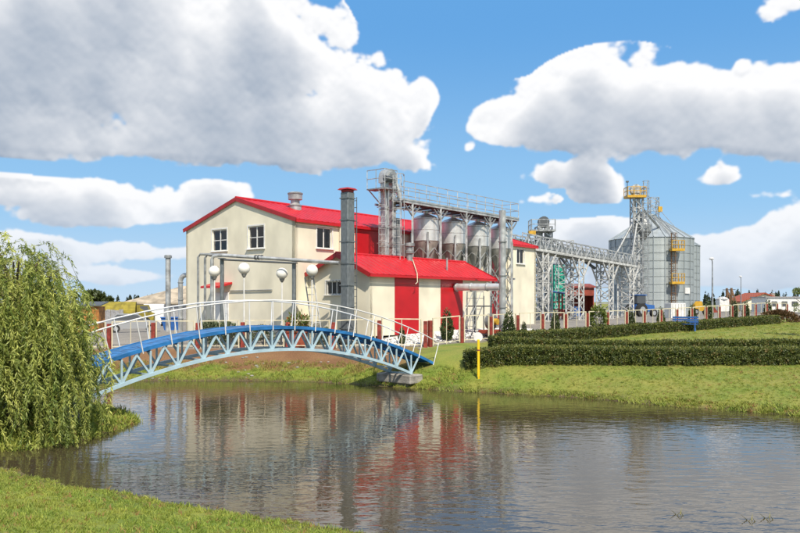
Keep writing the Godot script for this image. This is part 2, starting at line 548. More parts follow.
func materials() -> void:
	T.fine = noise_tex(1, 0.12, 3, 0.72, 1.0)
	T.patch = noise_tex(2, 0.012, 5, 0.62, 1.08)
	T.soft = noise_tex(3, 0.012, 4, 0.86, 1.04)
	T.streak = noise_tex(4, 0.05, 4, 0.74, 1.05, 256, 64)
	T.bumpy = noise_tex(6, 0.05, 5, 0.0, 1.0)
	T.ripple = noise_tex(8, 0.016, 4, 0.0, 1.0, 1024)
	var cor := Image.create(8, 64, false, Image.FORMAT_L8)
	for y in 64:
		for x in 8:
			cor.set_pixel(x, y, Color.from_hsv(0, 0, 0.5 + 0.5 * sin(TAU * y / 64.0)))
	T.corrugated = ImageTexture.create_from_image(cor)
	mat("cream", lin(0.82, 0.77, 0.615), 0.75, 0.0, "soft", Vector3(0.22, 0.12, 0.22))
	mat("red_sheet", lin(0.52, 0.007, 0.014), 0.42, 0.0, "soft", Vector3(0.3, 0.3, 0.3))
	mat("red_trim", lin(0.36, 0.012, 0.016), 0.5, 0.0, "soft", Vector3(0.5, 0.5, 0.5))
	mat("white_paint", lin(0.78, 0.78, 0.76), 0.45, 0.0, "soft", Vector3(0.6, 0.6, 0.6))
	mat("white_steel", lin(0.62, 0.63, 0.62), 0.5, 0.0, "patch", Vector3(0.9, 0.9, 0.9))
	mat("galvanised", lin(0.57, 0.585, 0.59), 0.42, 0.45, "patch", Vector3(0.7, 0.5, 0.7))
	mat("bright_steel", lin(0.76, 0.765, 0.76), 0.34, 0.5, "soft", Vector3(0.8, 0.5, 0.8))
	mat("cone_grey", lin(0.50, 0.50, 0.46), 0.5, 0.15, "patch", Vector3(0.8, 0.4, 0.8))
	mat("dull_steel", lin(0.40, 0.42, 0.43), 0.55, 0.5, "patch", Vector3(0.9, 0.6, 0.9))
	mat("stack_steel", lin(0.22, 0.245, 0.26), 0.5, 0.4, "streak", Vector3(0.8, 0.25, 0.8))
	mat("dark_steel", lin(0.10, 0.11, 0.12), 0.5, 0.4)
	mat("silo_sheet", lin(0.47, 0.53, 0.55), 0.5, 0.3, "patch", Vector3(0.35, 0.2, 0.35), "corrugated", 1.0)
	M.silo_sheet.uv1_scale = Vector3(0.3, 9.0, 0.3)
	mat("silo_roof", lin(0.42, 0.47, 0.50), 0.45, 0.3, "soft", Vector3(0.3, 0.3, 0.3))
	mat("yellow_paint", lin(0.62, 0.36, 0.03), 0.5, 0.0, "soft", Vector3(0.8, 0.8, 0.8))
	mat("sign_yellow", lin(0.80, 0.52, 0.01), 0.45)
	mat("rust", lin(0.25, 0.14, 0.07), 0.8, 0.0, "patch", Vector3(1, 1, 1))
	mat("bridge_blue", lin(0.025, 0.20, 0.52), 0.45, 0.0, "patch", Vector3(0.8, 0.8, 0.8))
	mat("bridge_pale", lin(0.42, 0.58, 0.66), 0.5, 0.0, "soft", Vector3(0.9, 0.9, 0.9))
	mat("concrete", lin(0.38, 0.36, 0.32), 0.9, 0.0, "patch", Vector3(0.9, 0.9, 0.9), "bumpy", 1.2)
	mat("post_red", lin(0.30, 0.045, 0.03), 0.7, 0.0, "patch", Vector3(1.2, 1.2, 1.2))
	mat("frame_cream", lin(0.72, 0.66, 0.48), 0.55, 0.0, "soft", Vector3(1, 1, 1))
	mat("globe", lin(0.80, 0.79, 0.74), 0.3)
	mat("glass", Color(0.06, 0.075, 0.085, 0.42), 0.03)
	M.glass.transparency = BaseMaterial3D.TRANSPARENCY_ALPHA
	mat("interior", lin(0.05, 0.05, 0.05), 0.9)
	mat("bark", lin(0.20, 0.155, 0.11), 0.9, 0.0, "patch", Vector3(2, 1, 2), "bumpy", 2.0)
	mat("rubber", lin(0.02, 0.02, 0.02), 0.85)
	mat("teal", lin(0.03, 0.42, 0.30), 0.5, 0.0, "soft", Vector3(0.5, 0.5, 0.5))
	mat("shed_red", lin(0.30, 0.05, 0.025), 0.6, 0.0, "patch", Vector3(0.4, 0.4, 0.4))
	mat("orange_wood", lin(0.52, 0.22, 0.05), 0.8, 0.0, "patch", Vector3(0.6, 0.6, 0.6))
	mat("grey_sheet", lin(0.42, 0.42, 0.43), 0.6, 0.2, "streak", Vector3(0.6, 0.3, 0.6))
	mat("tan_roof", lin(0.52, 0.44, 0.33), 0.85, 0.0, "patch", Vector3(0.2, 0.2, 0.2))
	mat("olive_tarp", lin(0.33, 0.27, 0.03), 0.8, 0.0, "patch", Vector3(0.5, 0.5, 0.5))
	mat("car_silver", lin(0.46, 0.47, 0.48), 0.3, 0.5)
	mat("van_white", lin(0.78, 0.78, 0.78), 0.3)
	mat("tractor_blue", lin(0.03, 0.13, 0.42), 0.45, 0.0, "soft")
	mat("terracotta", lin(0.42, 0.10, 0.05), 0.8, 0.0, "patch", Vector3(1, 1, 1))
	mat("pebble", lin(0.70, 0.69, 0.66), 0.85)
	M.pebble.vertex_color_use_as_albedo = true
	# ground and water
	var g := mat("ground", Color(1, 1, 1), 0.95, 0.0, "fine", Vector3(0.45, 0.45, 0.45), "bumpy", 3.0)
	g.vertex_color_use_as_albedo = true
	var w := mat("water", lin(0.060, 0.047, 0.026), 0.02, 0.0, "", Vector3.ONE, "ripple", 0.47)
	w.uv1_scale = Vector3(0.077, 1.0, 0.18)
	w.metallic_specular = 0.6
	leafy("grass", Color(1, 1, 1), lin(0.25, 0.3, 0.05), 0.7)
	leafy("grass_weed", lin(0.30, 0.28, 0.08), lin(0.2, 0.2, 0.05), 0.7)
	mat("bench_blue", lin(0.03, 0.12, 0.36), 0.5, 0.0, "soft", Vector3(1, 1, 1))
	leafy("leaves", Color(1, 1, 1), lin(0.30, 0.36, 0.06), 0.5)
	leafy("needles", Color(1, 1, 1), lin(0.06, 0.09, 0.03), 0.7)

# ------------------------------------------------------------------ ground and pond
func ground_color(x: float, z: float, y: float) -> Color:
	var a := zone_noise.get_noise_2d(x * 2.2, z * 2.2)
	var b := zone_noise.get_noise_2d(x * 0.5 + 70.0, z * 0.5)
	var grass := Color(0.175, 0.26, 0.027).lerp(Color(0.335, 0.345, 0.055), clampf(0.42 + a * 0.9 + b * 0.7, 0.0, 1.0))
	grass = grass.lerp(Color(0.15, 0.21, 0.026), clampf(b * 1.2, 0.0, 0.6))
	grass = grass.lerp(Color(0.34, 0.285, 0.075), 0.35 * smoothstep(0.5, 4.0, x + b * 2.0) * smoothstep(16.0, 20.0, z) * clampf(0.7 + a, 0.2, 1.0))   # the sunny lawn is drier
	var c := grass
	var s := beyond(x, z)
	if x < 1.4 and z > 25.0:
		var k := smoothstep(0.62, 0.86, y + a * 0.35) * smoothstep(1.6, -0.6, x + a * 1.2)
		c = c.lerp(Color(0.30, 0.165, 0.075).lerp(Color(0.22, 0.11, 0.05), clampf(0.5 + a, 0, 1)), k)
	if s > -0.25 and z > 30.0 and z < 140.0:
		var yard := Color(0.36, 0.335, 0.30).lerp(Color(0.27, 0.25, 0.225), clampf(0.5 + a * 0.8 + b * 0.5, 0.0, 1.0))
		c = c.lerp(yard, smoothstep(-0.25, 0.15, s + a * 0.2))
	if y < WATER + 0.22: c = c.lerp(Color(0.14, 0.10, 0.05), smoothstep(WATER + 0.15, WATER + 0.02, y + a * 0.12))
	return c

func ground() -> void:
	var xs := [-4000.0, -1200.0, -400.0, -150.0, -80.0, -50.0]
	var zs := [-4000.0, -900.0, -200.0, -60.0, -20.0]
	var x := -34.0
	while x < 38.0:
		xs.append(x); x += 0.27
	xs.append_array([44.0, 55.0, 80.0, 150.0, 400.0, 1200.0, 4000.0])
	var z := -5.0
	while z < 8.0:
		zs.append(z); z += 0.8
	while z < 64.0:
		zs.append(z); z += 0.27
	zs.append_array([68.0, 74.0, 84.0, 100.0, 130.0, 180.0, 400.0, 1200.0, 4500.0])
	var nx := xs.size()
	var nz := zs.size()
	var v := PackedVector3Array()
	var n := PackedVector3Array()
	var c := PackedColorArray()
	var ix := PackedInt32Array()
	for j in nz:
		for i in nx:
			var y := height(xs[i], zs[j])
			v.append(Vector3(xs[i], y, -zs[j]))
			c.append(ground_color(xs[i], zs[j], y))
	for j in nz:
		for i in nx:
			var l := v[j * nx + maxi(i - 1, 0)]
			var r := v[j * nx + mini(i + 1, nx - 1)]
			var d := v[maxi(j - 1, 0) * nx + i]
			var u := v[mini(j + 1, nz - 1) * nx + i]
			n.append((r - l).cross(u - d).normalized())
	for j in nz - 1:
		for i in nx - 1:
			var p := j * nx + i
			ix.append_array([p, p + nx, p + nx + 1, p, p + nx + 1, p + 1])
	var a := []
	a.resize(Mesh.ARRAY_MAX)
	a[Mesh.ARRAY_VERTEX] = v
	a[Mesh.ARRAY_NORMAL] = n
	a[Mesh.ARRAY_COLOR] = c
	a[Mesh.ARRAY_INDEX] = ix
	var m := ArrayMesh.new()
	m.add_surface_from_arrays(Mesh.PRIMITIVE_TRIANGLES, a)
	var o := part("ground", m, M.ground, self)
	tag(o, "grassy banks and grey factory yard around the pond", "ground", "", "structure")
	var w := MB.new()
	w.quad(Vector3(-36, WATER, -5.5), Vector3(34, WATER, -5.5), Vector3(34, WATER, -32.5), Vector3(-36, WATER, -32.5))
	o = part("pond_water", w, M.water, self)
	tag(o, "rippled brown pond reflecting the factory and the clouds", "water", "", "structure")

# ------------------------------------------------------------------ factory
# a wall in the plane z = 0 of its node, x along it, with openings cut through; its face looks to +z
func wall_mesh(w: float, h: float, holes: Array, thick := 0.2, x0 := 0.0) -> MB:
	var mb := MB.new()
	var xs := [x0, x0 + w]
	var ys := [0.0, h]
	for o in holes:
		xs.append_array([o[0], o[1]]); ys.append_array([o[2], o[3]])
	xs.sort(); ys.sort()
	for i in xs.size() - 1:
		if xs[i + 1] - xs[i] < 1e-4: continue
		for j in ys.size() - 1:
			if ys[j + 1] - ys[j] < 1e-4: continue
			var cx: float = (xs[i] + xs[i + 1]) / 2.0
			var cy: float = (ys[j] + ys[j + 1]) / 2.0
			var free := true
			for o in holes:
				if cx > o[0] and cx < o[1] and cy > o[2] and cy < o[3]: free = false
			if free:
				var a := Vector3(xs[i], ys[j], 0)
				var b := Vector3(xs[i + 1], ys[j + 1], 0)
				mb.quad(Vector3(a.x, a.y, 0), Vector3(b.x, a.y, 0), Vector3(b.x, b.y, 0), Vector3(a.x, b.y, 0))
				mb.quad(Vector3(b.x, a.y, -thick), Vector3(a.x, a.y, -thick), Vector3(a.x, b.y, -thick), Vector3(b.x, b.y, -thick))
	for o in holes + [[x0, x0 + w, 0.0, h, true]]:
		var s := -1.0 if o.size() > 4 else 1.0
		var q := [Vector3(o[0], o[2], 0), Vector3(o[1], o[2], 0), Vector3(o[1], o[3], 0), Vector3(o[0], o[3], 0)]
		for k in 4:
			var a: Vector3 = q[k]
			var b: Vector3 = q[(k + 1) % 4]
			var back := Vector3(0, 0, -thick)
			if s > 0.0: mb.quad(a, b, b + back, a + back)
			else: mb.quad(b, a, a + back, b + back)
	return mb

# a window in an opening of a wall in the plane z = 0
func window(parent: Node, o: Array, cols: int, rows: int, frame_mat: Material) -> void:
	var w := MeshInstance3D.new()
	var f := MB.new()
	var t := 0.055
	var z := -0.06
	f.span(Vector3(o[0], o[2], z - 0.05), Vector3(o[0] + t, o[3], z))
	f.span(Vector3(o[1] - t, o[2], z - 0.05), Vector3(o[1], o[3], z))
	f.span(Vector3(o[0] + t, o[2], z - 0.05), Vector3(o[1] - t, o[2] + t, z))
	f.span(Vector3(o[0] + t, o[3] - t, z - 0.05), Vector3(o[1] - t, o[3], z))
	var win := part("window", f, frame_mat, parent)
	var trim := MB.new()
	for q in [[o[0] - 0.07, o[1] + 0.07, o[3], o[3] + 0.07], [o[0] - 0.07, o[0], o[2], o[3]], [o[1], o[1] + 0.07, o[2], o[3]]]:
		trim.span(Vector3(q[0], q[2], 0.0), Vector3(q[1], q[3], 0.02))
	part("surround", trim, frame_mat, win)
	var pw: float = (o[1] - o[0] - 2 * t) / cols
	var ph: float = (o[3] - o[2] - 2 * t) / rows
	for i in range(1, cols):
		var m := MB.new()
		m.span(Vector3(o[0] + t + pw * i - 0.03, o[2] + t, z - 0.045), Vector3(o[0] + t + pw * i + 0.03, o[3] - t, z - 0.003))
		part("mullion", m, frame_mat, win)
	for j in range(1, rows):
		for i in cols:
			var m := MB.new()
			var e0 := 0.03 if i > 0 else 0.0
			var e1 := 0.03 if i < cols - 1 else 0.0
			m.span(Vector3(o[0] + t + pw * i + e0, o[2] + t + ph * j - 0.02, z - 0.045), Vector3(o[0] + t + pw * (i + 1) - e1, o[2] + t + ph * j + 0.02, z - 0.004))
			part("transom", m, frame_mat, win)
	for i in cols:
		for j in rows:
			var g := MB.new()
			var a := Vector3(o[0] + t + pw * i, o[2] + t + ph * j, z - 0.025)
			g.quad(a, a + Vector3(pw, 0, 0), a + Vector3(pw, ph, 0.002), a + Vector3(0, ph, 0.002))
			part("pane", g, M.glass, win)
	var s := MB.new()
	s.bevel(Vector3((o[0] + o[1]) / 2.0, o[2] - 0.03, 0.045), Vector3(o[1] - o[0] + 0.2, 0.05, 0.13), 0.012)
	part("sill", s, frame_mat, win)

# one slope of a sheet roof with raised ribs; a..b is the eave, c..d the ridge
func roof_slope(a: Vector3, b: Vector3, ridge_b: Vector3, ridge_a: Vector3, pitch := 0.42, thick := 0.05) -> MB:
	var mb := MB.new()
	var nn := (b - a).cross(ridge_a - a).normalized()
	if nn.y < 0: nn = -nn
	var dn := nn * -thick
	mb.hexa([a + dn, b + dn, ridge_b + dn, ridge_a + dn, a, b, ridge_b, ridge_a])
	var l := (b - a).length()
	var k := int(l / pitch)
	for i in k + 1:
		var t := clampf((i + 0.25) * pitch / l, 0.01, 0.99)
		var p := a.lerp(b, t)
		var q := ridge_a.lerp(ridge_b, t)
		var e := (b - a).normalized()
		var h := nn * 0.022
		mb.hexa([p - e * 0.045, p + e * 0.045, q + e * 0.045, q - e * 0.045, p - e * 0.02 + h, p + e * 0.02 + h, q + e * 0.02 + h, q - e * 0.02 + h])
	return mb

func gable_tri(w: float, h: float, rise: float, mid: float, thick := 0.2) -> MB:
	var mb := MB.new()
	var b := Vector3(0, 0, -thick)
	var p := [Vector3(0, h, 0), Vector3(w, h, 0), Vector3(mid, h + rise, 0)]
	mb.tri(p[0], p[1], p[2])
	mb.tri(p[0] + b, p[2] + b, p[1] + b)
	return mb

func joined(a: MB, b: MB) -> MB:
	a.v.append_array(b.v); a.n.append_array(b.n)
	return a

func frame_at(parent: Node, called: String, where: Vector3, turn: float) -> Node3D:
	var o := Node3D.new()
	o.name = called
	parent.add_child(o, true)
	o.position = where
	o.rotation.y = turn
	return o

func at_turn(o: Node3D, where: Vector3, turn: float) -> MeshInstance3D:
	o.position = where
	o.rotation.y = turn
	return o

func main_building() -> void:
	var L := 23.6
	var W := 8.8
	var H := 5.6
	var R := 6.93
	var b := thing("main_building", "tall cream factory hall with bright red gable roof", "building", fac(0), TURN)
	# long wall towards the yard: its openings belong to the wall
	var holes := [[1.48, 2.54, 4.28, 5.34], [20.9, 21.95, 4.28, 5.34]]
	var lw := part("long_wall", wall_mesh(L, H, holes), M.cream, b)
	for h in holes: window(lw, h, 2, 1, M.white_paint)
	# gable wall (seen at the left): x runs from the far corner to the near one
	holes = [[W - 3.48, W - 2.25, 4.3, 5.45], [W - 6.46, W - 5.2, 4.3, 5.45]]
	var gw := part("gable_wall", joined(wall_mesh(W, H, holes), gable_tri(W, H, R - H, W / 2.0)), M.cream, b)
	at_turn(gw, Vector3(0, 0, -W), -PI / 2.0)
	for h in holes: window(gw, h, 2, 2, M.white_paint)
	var door := MB.new()
	door.bevel(Vector3(W - 5.55, 1.05, 0.035), Vector3(1.1, 2.1, 0.06), 0.015)
	var dd := part("door", door, M.white_paint, gw)
	var hd := MB.new()
	hd.tube([Vector3(W - 5.12, 1.0, 0.07), Vector3(W - 5.12, 1.0, 0.13), Vector3(W - 5.24, 1.0, 0.13)], 0.015, 6)
	part("handle", hd, M.dark_steel, dd)
	var can := MB.new()
	var c0 := Vector3(W - 6.25, 2.42, 0.0)
	can.hexa([c0 + Vector3(0, -0.1, 0.9), c0 + Vector3(1.5, -0.1, 0.9), c0 + Vector3(1.5, 0.12, 0.01), c0 + Vector3(0, 0.12, 0.01),
		c0 + Vector3(0, 0.0, 0.9), c0 + Vector3(1.5, 0.0, 0.9), c0 + Vector3(1.5, 0.22, 0.01), c0 + Vector3(0, 0.22, 0.01)])
	part("door_canopy", can, M.red_sheet, gw)
	var con := MB.new()
	con.tube([Vector3(W - 4.9, 2.18, 0.05), Vector3(W - 1.6, 2.2, 0.05)], 0.03, 6)
	part("conduit", con, M.dull_steel, gw)
	# far walls
	var bw := part("long_wall", wall_mesh(L, H, []), M.cream, b)
	at_turn(bw, Vector3(L, 0, -W), PI)
	var fw := part("gable_wall", joined(wall_mesh(W, H, []), gable_tri(W, H, R - H, W / 2.0)), M.cream, b)
	at_turn(fw, Vector3(L, 0, 0), PI / 2.0)
	# red cladding on the long wall
	for q in [[4.26, 7.75], [17.7, 18.95]]:
		var p := MB.new()
		p.span(Vector3(q[0], 0.02, 0.002), Vector3(q[1], 5.52, 0.03))
		part("red_panel", p, M.red_sheet, b)
	# roof
	var ov := 0.16
	var g := 0.07
	var drop := (R - H) / (W / 2.0) * ov
	var s1 := roof_slope(Vector3(-g, H - drop + 0.06, ov), Vector3(L + g, H - drop + 0.06, ov), Vector3(L + g, R + 0.06, -W / 2.0), Vector3(-g, R + 0.06, -W / 2.0))
	var r := part("roof", s1, M.red_sheet, b)
	var s2 := roof_slope(Vector3(L + g, H - drop + 0.06, -W - ov), Vector3(-g, H - drop + 0.06, -W - ov), Vector3(-g, R + 0.06, -W / 2.0), Vector3(L + g, R + 0.06, -W / 2.0))
	part("roof", s2, M.red_sheet, b)
	for x in [-g - 0.012, L + g + 0.012]:
		for s in [[ov, -W / 2.0], [-W - ov, -W / 2.0]]:
			var f := MB.new()
			f.bar(Vector3(x, H - drop + 0.0, s[0]), Vector3(x, R - 0.0, s[1]), 0.03, 0.2, Vector3.UP)
			part("barge_board", f, M.red_trim, b)
	var rc := MB.new()
	rc.tube([Vector3(-g, R + 0.07, -W / 2.0), Vector3(L + g, R + 0.07, -W / 2.0)], 0.09, 6)
	part("ridge_cap", rc, M.red_sheet, b)
	var ea := MB.new()
	ea.span(Vector3(-g, H - drop - 0.10, ov + 0.002), Vector3(L + g, H - drop + 0.03, ov + 0.03))
	part("eave_board", ea, M.red_sheet, b)
	for x in [3.05, 19.6]:
		var dp := MB.new()
		dp.tube([Vector3(x, H - 0.12, 0.12), Vector3(x, H - 0.4, 0.1), Vector3(x, 0.1, 0.1)], 0.05, 8)
		part("downpipe", dp, M.cream, b)
	# roof ventilator
	var v := MB.new()
	v.lathe([Vector2(0.0, 0.0), Vector2(0.33, 0.0), Vector2(0.33, 0.35), Vector2(0.24, 0.45), Vector2(0.24, 0.62), Vector2(0.38, 0.66), Vector2(0.38, 1.0), Vector2(0.30, 1.06), Vector2(0.0, 1.1)], 18)
	var vent := part("roof_ventilator", v, M.galvanised, b)
	vent.position = Vector3(2.9, H + (R - H) * 3.1 / 4.4 - 0.1, -3.1)
	for q in [[0.36, 0.30], [0.41, 0.95]]:
		var vb := MB.new()
		vb.lathe([Vector2(q[0] - 0.05, q[1]), Vector2(q[0], q[1]), Vector2(q[0], q[1] + 0.06), Vector2(q[0] - 0.05, q[1] + 0.06)], 18)
		part("flange", vb, M.dull_steel, vent)
	# small lamp bracket on the wall near the far end
	var br := MB.new()
	br.tube([Vector3(19.2, 3.25, 0.02), Vector3(19.2, 3.3, 0.5), Vector3(19.2, 3.2, 0.62)], 0.03, 6)
	br.box(Vector3(19.2, 3.15, 0.68), Vector3(0.16, 0.12, 0.3))
	part("wall_lamp", br, M.dull_steel, b)

func annex() -> void:
	var L := 10.2
	var D := 3.95
	var H := 2.97
	var R := 3.86
	var mid := 1.85   # ridge, from the front wall
	var b := thing("annex_building", "low red roofed annex with alternating cream and red wall panels", "building", fac(0.93, 0, 0.03), TURN)
	var hole := [D - 2.8, D - 1.78, 1.95, 2.6]
	# front wall in panels
	var cuts := [0.0, 1.81, 3.67, 5.52, 7.52, L]
	for i in 5:
		var p := MB.new()
		var red: bool = i % 2 == 1
		p.bevel(Vector3((cuts[i] + cuts[i + 1]) / 2.0, (H - 0.02) / 2.0 + 0.01, D - 0.1 + (0.015 if red else 0.0)), Vector3(cuts[i + 1] - cuts[i] - 0.012, H - 0.04, 0.2), 0.012)
		part("wall_panel", p, M.red_sheet if red else M.cream, b)
	# gable walls
	for s in 2:
		var hh := [hole] if s == 0 else []
		var g := joined(wall_mesh(D, H, hh, 0.18), gable_tri(D, H, R - H, D - mid if s == 0 else mid, 0.18))
		var gw := part("gable_wall", g, M.cream, b)
		if s == 0:
			at_turn(gw, Vector3(0, 0, 0), -PI / 2.0)
			window(gw, hole, 3, 1, M.white_paint)
			for k in 5:
				var bars := MB.new()
				var x: float = hole[0] + 0.1 + k * 0.205
				bars.bar(Vector3(x, hole[2] - 0.04, 0.05), Vector3(x, hole[3] + 0.04, 0.05), 0.02, 0.02)
				part("window_bar", bars, M.dark_steel, gw)
		else:
			at_turn(gw, Vector3(L, 0, D), PI / 2.0)
	var z1 := D + 0.28
	var slope := (R - H) / mid
	var y1 := H - slope * 0.28 + 0.05
	var g := 0.3
	var r := part("roof", roof_slope(Vector3(-g, y1, z1), Vector3(L + g, y1, z1), Vector3(L + g, R + 0.05, D - mid), Vector3(-g, R + 0.05, D - mid)), M.red_sheet, b)
	part("roof", roof_slope(Vector3(L + g, H + 0.05, 0.02), Vector3(-g, H + 0.05, 0.02), Vector3(-g, R + 0.05, D - mid), Vector3(L + g, R + 0.05, D - mid)), M.red_sheet, b)
	for x in [-g - 0.012, L + g + 0.012]:
		for s in [[z1, y1 - 0.06], [0.02, H - 0.05]]:
			var f := MB.new()
			f.bar(Vector3(x, s[1], s[0]), Vector3(x, R - 0.03, D - mid), 0.03, 0.2, Vector3.UP)
			part("barge_board", f, M.red_trim, b)
	var rc := MB.new()
	rc.tube([Vector3(-g, R + 0.06, D - mid), Vector3(L + g, R + 0.06, D - mid)], 0.07, 6)
	part("ridge_cap", rc, M.red_sheet, b)
	var ea := MB.new()
	ea.span(Vector3(-g, y1 - 0.13, z1 + 0.002), Vector3(L + g, y1 - 0.02, z1 + 0.03))
	part("eave_board", ea, M.red_sheet, b)
	# vent pipe standing on the ridge
	var v := MB.new()
	v.lathe([Vector2(0.0, 0), Vector2(0.17, 0.0), Vector2(0.17, 0.5), Vector2(0.24, 0.52), Vector2(0.24, 0.66), Vector2(0.17, 0.7), Vector2(0.17, 0.86), Vector2(0.26, 0.9), Vector2(0.26, 1.05), Vector2(0, 1.1)], 14)
	var vp := part("roof_vent", v, M.dull_steel, b)
	vp.position = Vector3(4.95, R - 0.25, D - mid + 0.25)
	# small stub and the thin pipe hooked over the eave
	var st := MB.new()
	st.tube([Vector3(6.9, R - 0.6, D - 0.6), Vector3(6.9, R + 0.1, D - 0.6)], 0.05, 8)
	part("vent_stub", st, M.galvanised, b)
	var hk := MB.new()
	hk.tube([Vector3(5.45, R + 0.5, D - mid - 0.05), Vector3(5.45, R + 0.12, D - mid), Vector3(3.1, H + 0.02, D + 0.34), Vector3(3.1, H - 0.4, D + 0.36), Vector3(2.95, H - 0.5, D + 0.36)], 0.022, 6)
	part("thin_pipe", hk, M.frame_cream, b)

# a lattice mast: four chords and zigzag braces, from y0 to y1, its plan a by b
func lattice(mb: MB, o: Vector3, a: float, b: float, y0: float, y1: float, step: float, t: float, basis := Basis.IDENTITY) -> void:
	var cs := [Vector3(-a / 2, 0, b / 2), Vector3(a / 2, 0, b / 2), Vector3(a / 2, 0, -b / 2), Vector3(-a / 2, 0, -b / 2)]
	for k in 4:
		var p: Vector3 = o + basis * cs[k]
		mb.bar(p + Vector3.UP * y0, p + Vector3.UP * y1, t, t)
		var q: Vector3 = o + basis * cs[(k + 1) % 4]
		var n := int(maxf(1.0, round((y1 - y0) / step)))
		for i in n:
			var ya := lerpf(y0, y1, float(i) / n)
			var yb := lerpf(y0, y1, float(i + 1) / n)
			if i % 2 == 0: mb.bar(p + Vector3.UP * ya, q + Vector3.UP * yb, t * 0.7, t * 0.7)
			else: mb.bar(q + Vector3.UP * ya, p + Vector3.UP * yb, t * 0.7, t * 0.7)
			mb.bar(p + Vector3.UP * yb, q + Vector3.UP * yb, t * 0.6, t * 0.6)

func ladder(mb: MB, p: Vector3, q: Vector3, w: float, side: Vector3, t := 0.03, cage := Vector3.ZERO) -> void:
	var l := (q - p).length()
	for s in [-1, 1]: mb.bar(p + side * w / 2 * s, q + side * w / 2 * s, t, t)
	for i in int(l / 0.3):
		var c := p.lerp(q, (i + 0.5) / int(l / 0.3))
		mb.bar(c - side * w / 2, c + side * w / 2, t * 0.7, t * 0.7)
	if cage != Vector3.ZERO:
		for i in int(l / 0.9) + 1:
			var c := p.lerp(q, float(i) / int(l / 0.9))
			var pts := []
			for k in 7:
				var a := PI * k / 6.0
				pts.append(c + side * cos(a) * w * 0.75 + cage * sin(a) * w * 1.4)
			for k in 6: mb.bar(pts[k], pts[k + 1], t * 0.7, t)
		for k in [1, 3, 5]:
			var a = PI * k / 6.0
			var off := side * cos(a) * w * 0.75 + cage * sin(a) * w * 1.4
			mb.bar(p + off, q + off, t * 0.7, t * 0.7)

func rail_run(parent: Node, pts: Array, h: float, m: Material, t := 0.035, step := 1.0) -> void:
	for i in pts.size() - 1:
		var p: Vector3 = pts[i]
		var q: Vector3 = pts[i + 1]
		var n := maxi(1, int(round((q - p).length() / step)))
		for k in n + (1 if i == pts.size() - 2 else 0):
			var c := p.lerp(q, float(k) / n)
			var mb := MB.new()
			mb.bar(c, c + Vector3.UP * h, t, t)
			part("rail_post", mb, m, parent)
		for y in [h, h * 0.52]:
			var mb := MB.new()
			mb.bar(p + Vector3.UP * y, q + Vector3.UP * y, t, t)
			part("handrail", mb, m, parent)

